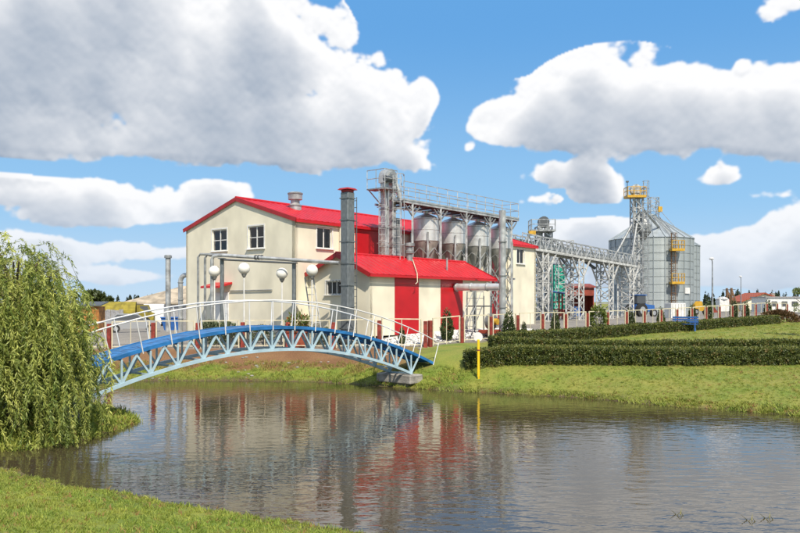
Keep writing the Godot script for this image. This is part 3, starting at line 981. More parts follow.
func tanks() -> void:
	var xs := [9.11, 11.77, 14.4, 17.05]
	var says := ["rounded galvanised hopper tank closest to the bucket elevator", "second hopper tank counted from the bucket elevator", "third hopper tank counted from the bucket elevator", "hopper tank behind the tall pipe, farthest from the bucket elevator"]
	var first: Node3D = null
	for i in 4:
		if first:
			copy(first, fac(xs[i], 0, 1.0), TURN, says[i])
			continue
		first = thing("hopper_tank", says[0], "tank", fac(xs[0], 0, 1.0), TURN, "hopper tanks in a row above the annex")
		var s := MB.new()
		s.lathe([Vector2(0.75, 5.02), Vector2(0.75, 6.28)], 32)
		var sh := part("shell", s, M.bright_steel, first)
		for y in [5.04, 5.65, 6.25]:
			var seam := MB.new()
			seam.lathe([Vector2(0.752, y - 0.02), Vector2(0.765, y - 0.01), Vector2(0.765, y + 0.01), Vector2(0.752, y + 0.02)], 32)
			part("seam", seam, M.galvanised, sh)
		s = MB.new()
		s.lathe([Vector2(0.78, 6.26), Vector2(0.78, 6.30), Vector2(0.5, 6.46), Vector2(0.14, 6.6), Vector2(0.14, 6.75), Vector2(0, 6.75)], 32)
		part("lid", s, M.bright_steel, first)
		s = MB.new()
		s.lathe([Vector2(0.11, 3.1), Vector2(0.13, 3.35), Vector2(0.745, 5.02)], 32)
		part("cone", s, M.cone_grey, first)
		for sx in [-1, 1]:
			for sz in [-1, 1]:
				var l := MB.new()
				l.bar(Vector3(0.58 * sx, 0.0, 0.58 * sz), Vector3(0.58 * sx, 5.5, 0.58 * sz), 0.1, 0.1)
				part("leg", l, M.galvanised, first)
		for k in 4:
			var a := Basis(Vector3.UP, PI / 2.0 * k)
			var l := MB.new()
			for y in [[1.0, 2.6], [2.6, 4.2], [4.2, 5.1]]:
				l.bar(a * Vector3(-0.58, y[0], 0.58), a * Vector3(0.58, y[1], 0.58), 0.05, 0.05)
				l.bar(a * Vector3(0.58, y[0], 0.585), a * Vector3(-0.58, y[1], 0.585), 0.05, 0.05)
			part("brace", l, M.galvanised, first)
	# gantry with the walkway over the tanks
	var g := thing("tank_gantry", "grey steel gantry carrying a railed walkway over the hopper tanks", "gantry", fac(6.0, 0, 0), TURN)
	var X := 11.6
	for x in [0.55, 3.1, 5.65, 8.2, 10.75]:
		for z in [0.08, 2.05]:
			var m := MB.new()
			m.bar(Vector3(x, 0, z), Vector3(x, 6.81, z), 0.11, 0.11)
			part("column", m, M.galvanised, g)
		var arch := MB.new()
		for s in [-1.0, 1.0]:
			arch.bar(Vector3(x, 6.15, 2.05), Vector3(x + 0.62 * s, 6.72, 2.05), 0.06, 0.06)
			arch.bar(Vector3(x, 6.45, 2.05), Vector3(x + 0.3 * s, 6.72, 2.05), 0.05, 0.05)
		part("knee_brace", arch, M.dull_steel, g)
	for z in [0.08, 2.05]:
		var m := MB.new()
		m.span(Vector3(-0.2, 6.81, z - 0.05), Vector3(X, 6.92, z + 0.05))
		part("beam", m, M.galvanised, g)
	var k := 0
	var x := 0.0
	while x < X:
		var m := MB.new()
		m.span(Vector3(x, 6.78, 0.16), Vector3(x + 0.07, 6.9, 1.97))
		part("cross_beam", m, M.dark_steel, g)
		x += 0.96
	var fl := MB.new()
	fl.span(Vector3(-0.2, 6.925, 0.75), Vector3(X, 6.96, 2.12))
	part("walkway_floor", fl, M.dull_steel, g)
	var kick := MB.new()
	kick.span(Vector3(-0.2, 6.962, 2.09), Vector3(X, 7.03, 2.11))
	part("kick_plate", kick, M.galvanised, g)
	rail_run(g, [Vector3(-0.2, 6.96, 2.06), Vector3(X, 6.96, 2.06), Vector3(X, 6.96, 0.8), Vector3(-0.2, 6.96, 0.8)], 0.98, M.galvanised, 0.035, 0.98)
	var conv := MB.new()
	conv.span(Vector3(-0.6, 6.99, 0.85), Vector3(X - 0.6, 7.22, 1.2))
	part("conveyor_trough", conv, M.galvanised, g)
	var ld := MB.new()
	ladder(ld, Vector3(-0.55, 0.0, 1.9), Vector3(-0.55, 8.2, 1.9), 0.45, Vector3(0.8, 0, 0.6).normalized(), 0.04, Vector3(-0.6, 0, 0.8))
	part("ladder", ld, M.galvanised, g)
	var pn := MB.new()
	pn.span(Vector3(0.0, 3.2, 1.2), Vector3(0.5, 6.1, 1.26))
	part("sheet_panel", pn, M.dull_steel, g)
	# bucket elevator
	var e := thing("bucket_elevator", "twin legged grey bucket elevator with railed head platform", "elevator", fac(5.55, 0, 1.2), TURN)
	for sx in [-0.30, 0.30]:
		var m := MB.new()
		m.bevel(Vector3(sx, 3.95, 0), Vector3(0.3, 7.9, 0.36), 0.02)
		var tr := part("trunk", m, M.galvanised, e)
		for i in 8:
			var f := MB.new()
			f.box(Vector3(sx, 0.6 + i * 0.98, 0), Vector3(0.37, 0.05, 0.43))
			part("flange", f, M.dull_steel, tr)
	var hd := MB.new()
	var prof := []
	for i in 13:
		var a := PI * i / 12.0
		prof.append(Vector2(cos(a) * 0.52, sin(a) * 0.52 + 8.1))
	for i in 12:
		var p: Vector2 = prof[i]
		var q: Vector2 = prof[i + 1]
		hd.quad(Vector3(p.x, p.y, 0.23), Vector3(p.x, p.y, -0.23), Vector3(q.x, q.y, -0.23), Vector3(q.x, q.y, 0.23))
		hd.tri(Vector3(0, 8.1, 0.23), Vector3(p.x, p.y, 0.23), Vector3(q.x, q.y, 0.23))
		hd.tri(Vector3(0, 8.1, -0.23), Vector3(q.x, q.y, -0.23), Vector3(p.x, p.y, -0.23))
	hd.span(Vector3(-0.52, 7.85, -0.23), Vector3(0.52, 8.1, 0.23))
	part("head", hd, M.galvanised, e)
	var wh := MB.new()
	wh.tube([Vector3(0, 8.15, 0.24), Vector3(0, 8.15, 0.3)], 0.3, 16)
	part("pulley_cover", wh, M.dull_steel, e)
	var mo := MB.new()
	mo.tube([Vector3(-0.2, 8.0, 0.42), Vector3(-0.75, 8.0, 0.42)], 0.16, 12)
	part("motor", mo, M.dark_steel, e)
	var sp := MB.new()
	sp.tube([Vector3(0.4, 8.05, 0.05), Vector3(0.62, 7.8, 0.05), Vector3(0.85, 7.2, 0.1)], 0.13, 10)
	part("spout", sp, M.bright_steel, e)
	var pf := MB.new()
	pf.span(Vector3(-1.15, 7.42, -0.5), Vector3(-0.49, 7.48, 0.75))
	pf.span(Vector3(-0.49, 7.42, 0.24), Vector3(-0.1, 7.48, 0.75))
	part("platform", pf, M.dull_steel, e)
	rail_run(e, [Vector3(-0.15, 7.48, 0.73), Vector3(-1.13, 7.48, 0.73), Vector3(-1.13, 7.48, -0.48)], 0.95, M.galvanised, 0.035, 0.7)
	var st := MB.new()
	st.bar(Vector3(-1.1, 7.42, 0.6), Vector3(-0.47, 6.7, 0.2), 0.05, 0.05)
	st.bar(Vector3(-1.1, 7.42, -0.4), Vector3(-0.47, 6.7, -0.1), 0.05, 0.05)
	part("strut", st, M.galvanised, e)
	var l2 := MB.new()
	ladder(l2, Vector3(-0.85, 0.0, 0.35), Vector3(-0.85, 7.4, 0.35), 0.4, Vector3(0.8, 0, 0.6).normalized(), 0.035, Vector3(-0.6, 0, 0.8))
	part("ladder", l2, M.galvanised, e)

func plant_pipes() -> void:
	# square steel chimney with red cap
	var c := thing("steel_chimney", "square grey steel chimney with red cap and side ladder", "chimney", at(347.5, 33.9, YARD - 0.05), TURN)
	var m := MB.new()
	m.bevel(Vector3(0, 3.3, 0), Vector3(0.46, 6.6, 0.46), 0.03)
	var sh := part("shaft", m, M.stack_steel, c)
	for i in 7:
		var f := MB.new()
		f.box(Vector3(0, 0.45 + i * 0.98, 0), Vector3(0.52, 0.05, 0.52))
		part("flange", f, M.stack_steel, sh)
	m = MB.new()
	m.box(Vector3(0, 6.66, 0), Vector3(0.4, 0.1, 0.4))
	m.hexa([Vector3(-0.33, 6.71, 0.33), Vector3(0.33, 6.71, 0.33), Vector3(0.33, 6.71, -0.33), Vector3(-0.33, 6.71, -0.33), Vector3(-0.25, 6.79, 0.25), Vector3(0.25, 6.79, 0.25), Vector3(0.25, 6.79, -0.25), Vector3(-0.25, 6.79, -0.25)])
	part("cap", m, M.red_trim, c)
	m = MB.new()
	ladder(m, Vector3(0.33, 0.2, 0.1), Vector3(0.33, 6.4, 0.1), 0.32, Vector3(0, 0, 1), 0.035)
	part("ladder", m, M.dark_steel, c)
	m = MB.new()
	m.bevel(Vector3(0, 0.1, 0), Vector3(0.8, 0.2, 0.8), 0.03)
	part("base", m, M.concrete, c)
	# pipe rack in front of the gable wall
	var p0 := at(197.5, 35.0, 0)
	var r := thing("pipe_rack", "grey overhead pipe rack on two posts before the gable wall", "pipes", Vector3(p0.x, YARD, p0.z))
	var rel := func(px, z, y): return at(px, z, y) - Vector3(p0.x, YARD, p0.z)
	for q in [[222.0, 34.9, 5.58], [294.0, 34.3, 5.35]]:
		var gy := height((q[0] - 400.0) / F * q[1], q[1])
		m = MB.new()
		m.tube([rel.call(q[0], q[1], gy - 0.05), rel.call(q[0], q[1], q[2] - 0.08)], 0.095, 10)
		part("post", m, M.stack_steel, r)
		m = MB.new()
		m.box(rel.call(q[0], q[1], q[2] - 0.06), Vector3(0.26, 0.05, 0.6))
		part("bracket", m, M.stack_steel, r)
	m = MB.new()
	m.tube([rel.call(212.0, 35.05, 1.5), rel.call(212.0, 35.05, 5.48), rel.call(213.5, 35.03, 5.64), rel.call(222.0, 34.95, 5.68), rel.call(294.0, 34.35, 5.43), rel.call(339.0, 33.8, 5.26)], 0.085, 10)
	part("pipe", m, M.galvanised, r)
	m = MB.new()
	m.tube([rel.call(205.0, 35.2, 1.5), rel.call(205.0, 35.2, 5.56), rel.call(207.0, 35.17, 5.72), rel.call(222.0, 35.07, 5.68), rel.call(294.0, 34.5, 5.41), rel.call(338.0, 34.05, 5.24)], 0.06, 8)
	part("pipe", m, M.dull_steel, r)
	m = MB.new()
	m.tube([rel.call(198.0, 35.35, 1.5), rel.call(198.0, 35.35, 5.6), rel.call(200.0, 35.32, 5.75), rel.call(222.0, 35.2, 5.72)], 0.055, 8)
	part("pipe", m, M.dull_steel, r)
	m = MB.new()
	m.tube([rel.call(224.0, 34.75, 5.46), rel.call(294.0, 34.15, 5.27)], 0.045, 8)
	part("pipe", m, M.dark_steel, r)
	for k in 3:
		m = MB.new()
		m.tube([rel.call(255.0 + k * 3.0, 34.68, 5.565), rel.call(256.5 + k * 3.0, 34.66, 5.56)], 0.12, 10)
		part("valve", m, M.dark_steel, r)
	# two slim stacks at the far corner
	var s := thing("slim_stack", "slim round steel stack with flat cap, standing alone", "chimney", at(168.0, 44.5, 1.55))
	m = MB.new()
	m.lathe([Vector2(0, 0), Vector2(0.155, 0), Vector2(0.155, 4.55), Vector2(0, 4.55)], 14)
	part("shaft", m, M.galvanised, s)
	m = MB.new()
	m.lathe([Vector2(0, 4.56), Vector2(0.22, 4.56), Vector2(0.22, 4.7), Vector2(0.17, 4.74), Vector2(0, 4.74)], 14)
	part("cap", m, M.dull_steel, s)
	s = thing("gooseneck_pipe", "bent gooseneck steel duct against the corner of the tall hall", "pipe", at(180.5, 43.6, 1.6))
	m = MB.new()
	var pts := [Vector3(0, 0, 0), Vector3(0, 3.1, 0)]
	for k in range(1, 7):
		var a := PI - PI * 0.5 * k / 6.0
		pts.append(Vector3(0.3 + 0.3 * cos(a), 3.1 + 0.36 * sin(a), 0))
	pts.append(Vector3(0.62, 3.4, 0.0))
	m.tube(pts, 0.14, 12)
	part("duct", m, M.galvanised, s)
	for y in [0.9, 2.0, 3.0]:
		m = MB.new()
		m.lathe([Vector2(0.14, y), Vector2(0.17, y), Vector2(0.17, y + 0.05), Vector2(0.14, y + 0.05)], 12)
		part("flange", m, M.dull_steel, s)
	# exhaust pipe from the annex with its tall riser
	var e := thing("exhaust_pipe", "thick silver exhaust pipe leaving the annex and rising as tall stack", "pipe", fac(7.7, 0, 6.9), TURN)
	m = MB.new()
	m.lathe([Vector2(0, 0), Vector2(0.17, 0), Vector2(0.17, 6.2), Vector2(0.155, 6.2), Vector2(0.155, 5.9), Vector2(0, 5.9)], 18)
	var rs := part("riser", m, M.galvanised, e)
	for y in [0.02, 1.3, 2.9, 4.6]:
		m = MB.new()
		m.lathe([Vector2(0.17, y), Vector2(0.22, y), Vector2(0.22, y + 0.05), Vector2(0.17, y + 0.05)], 18)
		part("flange", m, M.dull_steel, rs)
	m = MB.new()
	m.tube([Vector3(0, 2.35, -0.12), Vector3(0, 2.38, -2.86)], 0.19, 16)
	var hz := part("duct", m, M.bright_steel, e)
	for z in [-0.9, -1.9, -2.8]:
		m = MB.new()
		m.tube([Vector3(0, 2.37, z), Vector3(0, 2.37, z + 0.05)], 0.225, 16)
		part("flange", m, M.galvanised, hz)
	# steel stand with steps below the duct, and the blower on it
	var st := thing("service_stand", "dark steel service stand with steep steps under the exhaust pipe", "stand", fac(7.2, 0, 5.9), TURN)
	for sx in [-0.45, 0.25]:
		for sz in [-0.5, 0.5]:
			m = MB.new()
			m.bar(Vector3(sx, 0, sz), Vector3(sx, 2.1 if sz < 0 else 1.9, sz), 0.06, 0.06)
			part("leg", m, M.dark_steel, st)
	m = MB.new()
	m.span(Vector3(-0.5, 1.36, -0.55), Vector3(0.3, 1.42, 0.55))
	part("platform", m, M.dark_steel, st)
	rail_run(st, [Vector3(-0.47, 1.42, -0.5), Vector3(-0.47, 1.42, 0.5)], 0.7, M.dull_steel, 0.03, 0.5)
	m = MB.new()
	ladder(m, Vector3(-1.5, 0.0, 0.2), Vector3(-0.52, 1.38, 0.2), 0.5, Vector3(0, 0, 1), 0.04)
	part("steps", m, M.dull_steel, st)
	for sz in [-0.05, 0.45]:
		m = MB.new()
		m.tube([Vector3(-1.75, 0.05, sz), Vector3(-1.55, 0.75, sz), Vector3(-0.6, 2.1, sz), Vector3(-0.48, 2.1, sz)], 0.02, 6)
		part("handrail", m, M.dull_steel, st)
	var bl := thing("blower", "small blower fan with yellow motor on red base by the stand", "machine", fac(7.35, 0, 6.5), TURN)
	m = MB.new()
	m.bevel(Vector3(0, 0.12, 0), Vector3(1.3, 0.18, 0.8), 0.02)
	part("base", m, M.shed_red, bl)
	m = MB.new()
	m.tube([Vector3(-0.1, 0.62, -0.12), Vector3(-0.1, 0.62, 0.14)], 0.4, 18)
	part("fan_casing", m, M.dull_steel, bl)
	m = MB.new()
	m.tube([Vector3(-0.1, 0.62, 0.16), Vector3(-0.1, 0.62, 0.4)], 0.16, 12)
	part("motor", m, M.yellow_paint, bl)
	# thin slanting ladder frame against the annex gable
	var lf := thing("lean_ladder", "pale steel ladder leaning between globe lamp and chimney", "ladder", at(318.0, 34.6, 1.75))
	m = MB.new()
	ladder(m, Vector3(0, 0, 0), Vector3(-0.45, 2.9, -0.3), 0.42, Vector3(1, 0, 0.2).normalized(), 0.045)
	part("ladder_frame", m, M.white_steel, lf)

# ------------------------------------------------------------------ grain silos
func silo(s: Node3D, R: float, H: float, rings: int, per: int, roof_rise: float, shown: bool) -> void:
	var rh := H / rings
	for kind in 2:
		var m := MB.new()
		var a := TAU / per
		m.lathe([Vector2(R, 0.012), Vector2(R, rh - 0.012)], 6, Vector3.ZERO, 0.004, a - 0.004)
		# the rolled lips along the sheet's edges
		m.lathe([Vector2(R, rh - 0.05), Vector2(R + 0.035, rh - 0.035), Vector2(R + 0.035, rh - 0.012), Vector2(R - 0.01, rh - 0.012)], 6, Vector3.ZERO, 0.004, a - 0.004)
		var me := m.mesh()
		for r in rings:
			if r % 2 != kind: continue
			for k in per:
				var o := part("wall_sheet", me, M.silo_sheet, s)
				o.position.y = r * rh
				o.rotation.y = a * (k + 0.5 * (r % 2))
	var inner := MB.new()
	inner.lathe([Vector2(R - 0.03, 0.0), Vector2(R - 0.03, H)], 48)
	part("shell", inner, M.dull_steel, s)
	for k in per * 2:
		var a := TAU * k / (per * 2.0)
		var m := MB.new()
		m.bar(Vector3(cos(a), 0, sin(a)) * (R + 0.05), Vector3(cos(a), 0, sin(a)) * (R + 0.05) + Vector3.UP * H, 0.06, 0.09, Vector3(cos(a), 0, sin(a)))
		part("stiffener", m, M.silo_roof, s)
	for k in 24:
		var a0 := TAU * k / 24.0
		var m := MB.new()
		m.lathe([Vector2(R + 0.12, H - 0.02), Vector2(0.6, H + roof_rise)], 2, Vector3.ZERO, a0, a0 + TAU / 24.0)
		var o := part("roof_panel", m, M.silo_roof, s)
		var rb := MB.new()
		var d := Vector3(cos(a0), 0, sin(a0))
		rb.bar(d * (R + 0.14) + Vector3.UP * (H + 0.03), d * 0.6 + Vector3.UP * (H + roof_rise + 0.05), 0.07, 0.1)
		part("rib", rb, M.silo_roof, o)
	var cap := MB.new()
	cap.lathe([Vector2(0.75, H + roof_rise - 0.1), Vector2(0.75, H + roof_rise + 0.25), Vector2(0, H + roof_rise + 0.35)], 16)
	part("roof_cap", cap, M.silo_roof, s)

func silos() -> void:
	var g := 1.75
	var c := at(651.0, 100.0, g)
	var s := thing("grain_silo", "big corrugated steel grain silo with caged ladder and yellow platforms", "silo", c)
	silo(s, 5.33, 10.0, 10, 12, 3.1, true)
	# ladder with rest platforms on the side that looks at the yard
	var toward := Vector3(0.02, 0, 1).normalized()
	var side := Vector3(1, 0, -0.02)
	var foot := toward * 5.55 + side * 0.85
	var m := MB.new()
	ladder(m, foot, foot + Vector3.UP * 10.4, 0.5, side, 0.06, toward)
	part("ladder", m, M.rust, s)
	for y in [4.15, 8.3]:
		m = MB.new()
		m.box(foot + Vector3(0.35, y, 0.35), Vector3(1.6, 0.3, 1.0))
		var p := part("platform", m, M.yellow_paint, s)
		for q in [[-0.45, 0.83], [0.35, 0.83], [1.12, 0.83], [1.12, -0.1]]:
			m = MB.new()
			m.bar(foot + Vector3(q[0], y + 0.15, q[1]), foot + Vector3(q[0], y + 1.15, q[1]), 0.07, 0.07)
			part("rail_post", m, M.yellow_paint, p)
		for h in [0.65, 1.15]:
			m = MB.new()
			m.bar(foot + Vector3(-0.45, y + h, 0.83), foot + Vector3(1.12, y + h, 0.83), 0.06, 0.06)
			m.bar(foot + Vector3(1.12, y + h, 0.83), foot + Vector3(1.12, y + h, -0.1), 0.06, 0.06)
			part("rail", m, M.yellow_paint, p)
	m = MB.new()
	var a := -0.62
	var dq := Vector3(sin(-a), 0, cos(a))
	m.box(dq * 5.45 + Vector3.UP * 3.2, Vector3(1.0, 0.75, 0.08), Basis(Vector3.UP, -a))
	part("hatch", m, M.white_paint, s)
	# stairs up the roof and the railed crown walkway
	m = MB.new()
	ladder(m, foot + Vector3(0, 10.2, -0.2), Vector3(0.4, 13.2, 0.7), 0.6, side, 0.06)
	m.bar(foot + Vector3(0.4, 11.1, -0.2), Vector3(0.8, 14.1, 0.7), 0.05, 0.05)
	m.bar(foot + Vector3(-0.4, 11.1, -0.2), Vector3(0.0, 14.1, 0.7), 0.05, 0.05)
	part("roof_stairs", m, M.galvanised, s)
	m = MB.new()
	lattice(m, Vector3(0.2, 0, 0.4), 1.1, 1.1, 13.2, 15.6, 0.6, 0.09)
	part("crown_frame", m, M.galvanised, s)
	m = MB.new()
	m.box(Vector3(0.9, 14.0, 0.9), Vector3(0.5, 0.7, 0.4))
	part("drive_box", m, M.yellow_paint, s)
	s = thing("grain_silo", "corrugated steel grain silo half hidden behind the one with yellow platforms", "silo", at(661.5, 112.0, g))
	silo(s, 5.33, 9.95, 10, 12, 2.9, false)
	# elevator tower beside the silo
	var t := thing("silo_elevator_tower", "tall lattice elevator tower with yellow head platform before the silo", "tower", at(636.5, 91.5, g))
	m = MB.new()
	lattice(m, Vector3.ZERO, 1.15, 1.15, 0.0, 14.4, 1.2, 0.12)
	part("mast", m, M.galvanised, t)
	for x in [-0.25, 0.25]:
		m = MB.new()
		m.span(Vector3(x - 0.16, 0.0, -0.2), Vector3(x + 0.16, 15.2, 0.2))
		part("trunk", m, M.galvanised, t)
	m = MB.new()
	m.box(Vector3(-0.2, 14.55, 0.1), Vector3(2.3, 0.28, 1.7))
	var pf := part("platform", m, M.yellow_paint, t)
	rail_run(pf, [Vector3(-1.3, 14.69, -0.7), Vector3(-1.3, 14.69, 0.9), Vector3(0.9, 14.69, 0.9), Vector3(0.9, 14.69, -0.7)], 1.0, M.yellow_paint, 0.07, 0.8)
	m = MB.new()
	m.tube([Vector3(-0.1, 15.4, -0.3), Vector3(-0.1, 15.4, 0.3)], 0.68, 16)
	part("head", m, M.galvanised, t)
	m = MB.new()
	ladder(m, Vector3(1.0, 0.0, 0.3), Vector3(1.0, 16.4, 0.3), 0.5, Vector3(1, 0, 0), 0.06, Vector3(0, 0, 1))
	part("ladder", m, M.galvanised, t)
	m = MB.new()
	m.bar(Vector3(-1.35, 14.7, 0.8), Vector3(-1.35, 16.3, 0.8), 0.06, 0.06)
	m.box(Vector3(-1.35, 16.3, 0.8), Vector3(0.3, 0.18, 0.2))
	part("work_light", m, M.dark_steel, t)
	# distributor hoppers and spouts
	m = MB.new()
	m.lathe([Vector2(0.25, 9.3), Vector2(1.0, 10.3), Vector2(1.0, 11.2), Vector2(0.5, 12.0), Vector2(0.3, 12.8)], 14, Vector3(0.9, 0, -0.3))
	part("distributor", m, M.dull_steel, t)
	var spouts := [[Vector3(0.0, 12.2, 0), Vector3(-3.9, 5.9, 2.0)], [Vector3(0, 11.6, 0.3), Vector3(-1.55, 5.4, 2.4)], [Vector3(0.9, 13.2, -0.3), Vector3(3.6, 12.3, -7.0)], [Vector3(1.0, 13.0, -0.3), Vector3(6.2, 10.6, -7.5)], [Vector3(1.0, 12.6, -0.3), Vector3(1.8, 12.0, -5.0)]]
	for q in spouts:
		m = MB.new()
		m.tube(q, 0.15, 10)
		part("spout", m, M.dull_steel, t)

# ------------------------------------------------------------------ conveyor gallery
func gallery() -> void:
	var o := at(545.0, 60.0, YARD)
	var g := thing("conveyor_gallery", "white lattice conveyor gallery running from the hall towards the silos", "conveyor", o, TURN)
	var L := 17.6
	var x0 := -4.6
	var fy := func(x): return 5.6 - 0.03 * (x + 1.0)
	for z in [-0.6, 0.6]:
		var m := MB.new()
		m.bar(Vector3(x0, fy.call(x0), z), Vector3(L, fy.call(L), z), 0.16, 0.2)
		part("bottom_chord", m, M.white_steel, g)
		m = MB.new()
		m.bar(Vector3(x0, fy.call(x0) + 1.05, z), Vector3(L, fy.call(L) + 1.05, z), 0.1, 0.1)
		part("top_chord", m, M.galvanised, g)
		var x := x0
		var k := 0
		while x < L - 0.3:
			var m2 := MB.new()
			m2.bar(Vector3(x, fy.call(x), z), Vector3(x, fy.call(x) + 1.05, z), 0.07, 0.07)
			var a: float = fy.call(x) + (0.0 if k % 2 == 0 else 1.05)
			var b: float = fy.call(x + 0.9) + (1.05 if k % 2 == 0 else 0.0)
			m2.bar(Vector3(x, a, z), Vector3(x + 0.9, b, z), 0.07, 0.07)
			part("web_bar", m2, M.galvanised, g)
			x += 0.9
			k += 1
	var fl := MB.new()
	fl.bar(Vector3(x0, fy.call(x0) + 0.12, 0), Vector3(L, fy.call(L) + 0.12, 0), 1.1, 0.06)
	part("floor", fl, M.dull_steel, g)
	fl = MB.new()
	fl.bar(Vector3(x0, fy.call(x0) + 0.45, 0), Vector3(L, fy.call(L) + 0.45, 0), 0.5, 0.4)
	part("conveyor_trough", fl, M.galvanised, g)
	for x in [-1.0, 5.3, 11.4, 16.2]:
		var m := MB.new()
		var top: float = fy.call(x) - 0.1
		lattice(m, Vector3(x, 0, 0), 0.9, 1.2, 0.0, top, 0.75, 0.11)
		var lg := part("leg", m, M.white_steel, g)
		m = MB.new()
		for s in [-1.0, 1.0]:
			for z in [-0.6, 0.6]:
				m.bar(Vector3(x + 0.45 * s, top - 1.5, z), Vector3(x + 1.75 * s, top - 0.02, z), 0.11, 0.11)
				m.bar(Vector3(x + 0.45 * s, top - 0.75, z), Vector3(x + 1.0 * s, top - 0.85, z), 0.07, 0.07)
		part("knee_brace", m, M.white_steel, lg)
		m = MB.new()
		m.bevel(Vector3(x, 0.0, 0), Vector3(1.3, 0.16, 1.6), 0.03)
		part("footing", m, M.concrete, lg)
	# intake tower with its head
	var t := thing("intake_tower", "dark intake elevator tower rising behind the gallery with small head platform", "tower", at(543.5, 68.0, YARD))
	var m := MB.new()
	lattice(m, Vector3.ZERO, 1.3, 1.3, 0.0, 8.4, 1.1, 0.11)
	part("mast", m, M.galvanised, t)
	for x in [-0.3, 0.3]:
		m = MB.new()
		m.span(Vector3(x - 0.2, 0, -0.22), Vector3(x + 0.2, 8.7, 0.22))
		part("trunk", m, M.dull_steel, t)
	m = MB.new()
	m.box(Vector3(-0.2, 8.0, 0.2), Vector3(2.2, 0.16, 1.8))
	var pf := part("platform", m, M.dull_steel, t)
	rail_run(pf, [Vector3(-1.25, 8.08, -0.6), Vector3(-1.25, 8.08, 1.05), Vector3(0.85, 8.08, 1.05)], 0.9, M.galvanised, 0.06, 0.8)
	m = MB.new()
	m.tube([Vector3(0.0, 8.85, -0.3), Vector3(0.0, 8.85, 0.3)], 0.5, 14)
	part("head", m, M.dark_steel, t)
	m = MB.new()
	m.box(Vector3(-1.2, 7.75, 0.9), Vector3(0.6, 0.4, 0.5))
	part("drive_box", m, M.yellow_paint, t)
	for q in [[Vector3(-0.2, 7.5, 0), Vector3(-3.8, 4.9, -0.5)], [Vector3(0.2, 7.6, 0), Vector3(4.6, 4.6, 0.5)], [Vector3(0.2, 7.4, 0), Vector3(2.6, 5.0, -2.0)]]:
		m = MB.new()
		m.tube(q, 0.13, 8)
		part("spout", m, M.dark_steel, t)
	# lattice ladder tower by it, seen above the gallery
	var lt := thing("stair_tower", "thin pale red and white lattice frame above the gallery", "tower", at(564.5, 76.0, YARD))
	m = MB.new()
	lattice(m, Vector3.ZERO, 1.5, 1.5, 0.0, 7.8, 0.9, 0.07)
	part("mast", m, M.white_steel, lt)
	# green and red machines below
	var d := thing("grain_dryer", "teal green grain dryer column behind the gallery legs", "dryer", at(555.0, 78.0, YARD))
	m = MB.new()
	m.bevel(Vector3(0, 3.15, 0), Vector3(1.7, 4.6, 1.7), 0.08)
	part("column", m, M.teal, d)
	for i in 6:
		m = MB.new()
		m.box(Vector3(0, 1.2 + i * 0.75, 0), Vector3(1.78, 0.06, 1.78))
		part("band", m, M.teal, d)
	for sx in [-0.7, 0.7]:
		for sz in [-0.7, 0.7]:
			m = MB.new()
			m.bar(Vector3(sx, 0, sz), Vector3(sx, 0.9, sz), 0.14, 0.14)
			part("leg", m, M.shed_red, d)
	m = MB.new()
	m.hexa([Vector3(-0.85, 5.46, 0.85), Vector3(0.85, 5.46, 0.85), Vector3(0.85, 5.46, -0.85), Vector3(-0.85, 5.46, -0.85), Vector3(-0.2, 6.0, 0.2), Vector3(0.2, 6.0, 0.2), Vector3(0.2, 6.0, -0.2), Vector3(-0.2, 6.0, -0.2)])
	part("top_hood", m, M.dull_steel, d)
	var cp := thing("blue_canopy", "small blue sloping canopy on red frame by the teal dryer", "canopy", at(550.0, 70.0, YARD))
	for sx in [-1.0, 1.0]:
		for sz in [-0.7, 0.7]:
			m = MB.new()
			m.bar(Vector3(sx, 0, sz), Vector3(sx, 2.5, sz), 0.12, 0.12)
			part("post", m, M.shed_red, cp)
	for y in [0.9, 1.6]:
		m = MB.new()
		m.bar(Vector3(-1.0, y, 0.7), Vector3(1.0, y, 0.7), 0.1, 0.1)
		part("rail", m, M.shed_red, cp)
	m = MB.new()
	m.hexa([Vector3(-1.2, 2.75, 0.9), Vector3(1.2, 2.35, 0.9), Vector3(1.2, 2.35, -0.9), Vector3(-1.2, 2.75, -0.9), Vector3(-1.2, 2.85, 0.9), Vector3(1.2, 2.45, 0.9), Vector3(1.2, 2.45, -0.9), Vector3(-1.2, 2.85, -0.9)])
	part("roof", m, M.tractor_blue, cp)
	# red shed
	var s := thing("red_shed", "rust red open shed behind the gallery", "shed", at(578.0, 84.0, YARD))
	m = MB.new()
	m.span(Vector3(-1.7, 0, -2.5), Vector3(1.8, 3.2, -2.4))
	m.span(Vector3(-1.7, 0, -2.4), Vector3(-1.6, 3.2, 0))
	m.span(Vector3(1.7, 0, -2.4), Vector3(1.8, 3.2, 0))
	part("wall", m, M.shed_red, s)
	m = MB.new()
	m.span(Vector3(-1.7, 2.3, 0.0), Vector3(1.8, 3.2, 0.08))
	part("fascia", m, M.shed_red, s)
	m = MB.new()
	m.hexa([Vector3(-1.95, 3.2, 0.3), Vector3(2.0, 3.2, 0.3), Vector3(2.0, 3.6, -2.7), Vector3(-1.95, 3.6, -2.7), Vector3(-1.95, 3.32, 0.3), Vector3(2.0, 3.32, 0.3), Vector3(2.0, 3.72, -2.7), Vector3(-1.95, 3.72, -2.7)])
	part("roof", m, M.shed_red, s)
	var dr := thing("blue_drum", "blue drum standing inside the rust red shed", "drum", at(577.0, 83.2, YARD))
	m = MB.new()
	m.lathe([Vector2(0, 0), Vector2(0.4, 0), Vector2(0.42, 0.04), Vector2(0.4, 0.08), Vector2(0.4, 0.5), Vector2(0.43, 0.53), Vector2(0.4, 0.56), Vector2(0.4, 1.1), Vector2(0, 1.1)], 14)
	part("body", m, M.tractor_blue, dr)

# ------------------------------------------------------------------ footbridge
const BA := Vector2(1.4, 32.0)
const BB := Vector2(-10.1, 19.0)

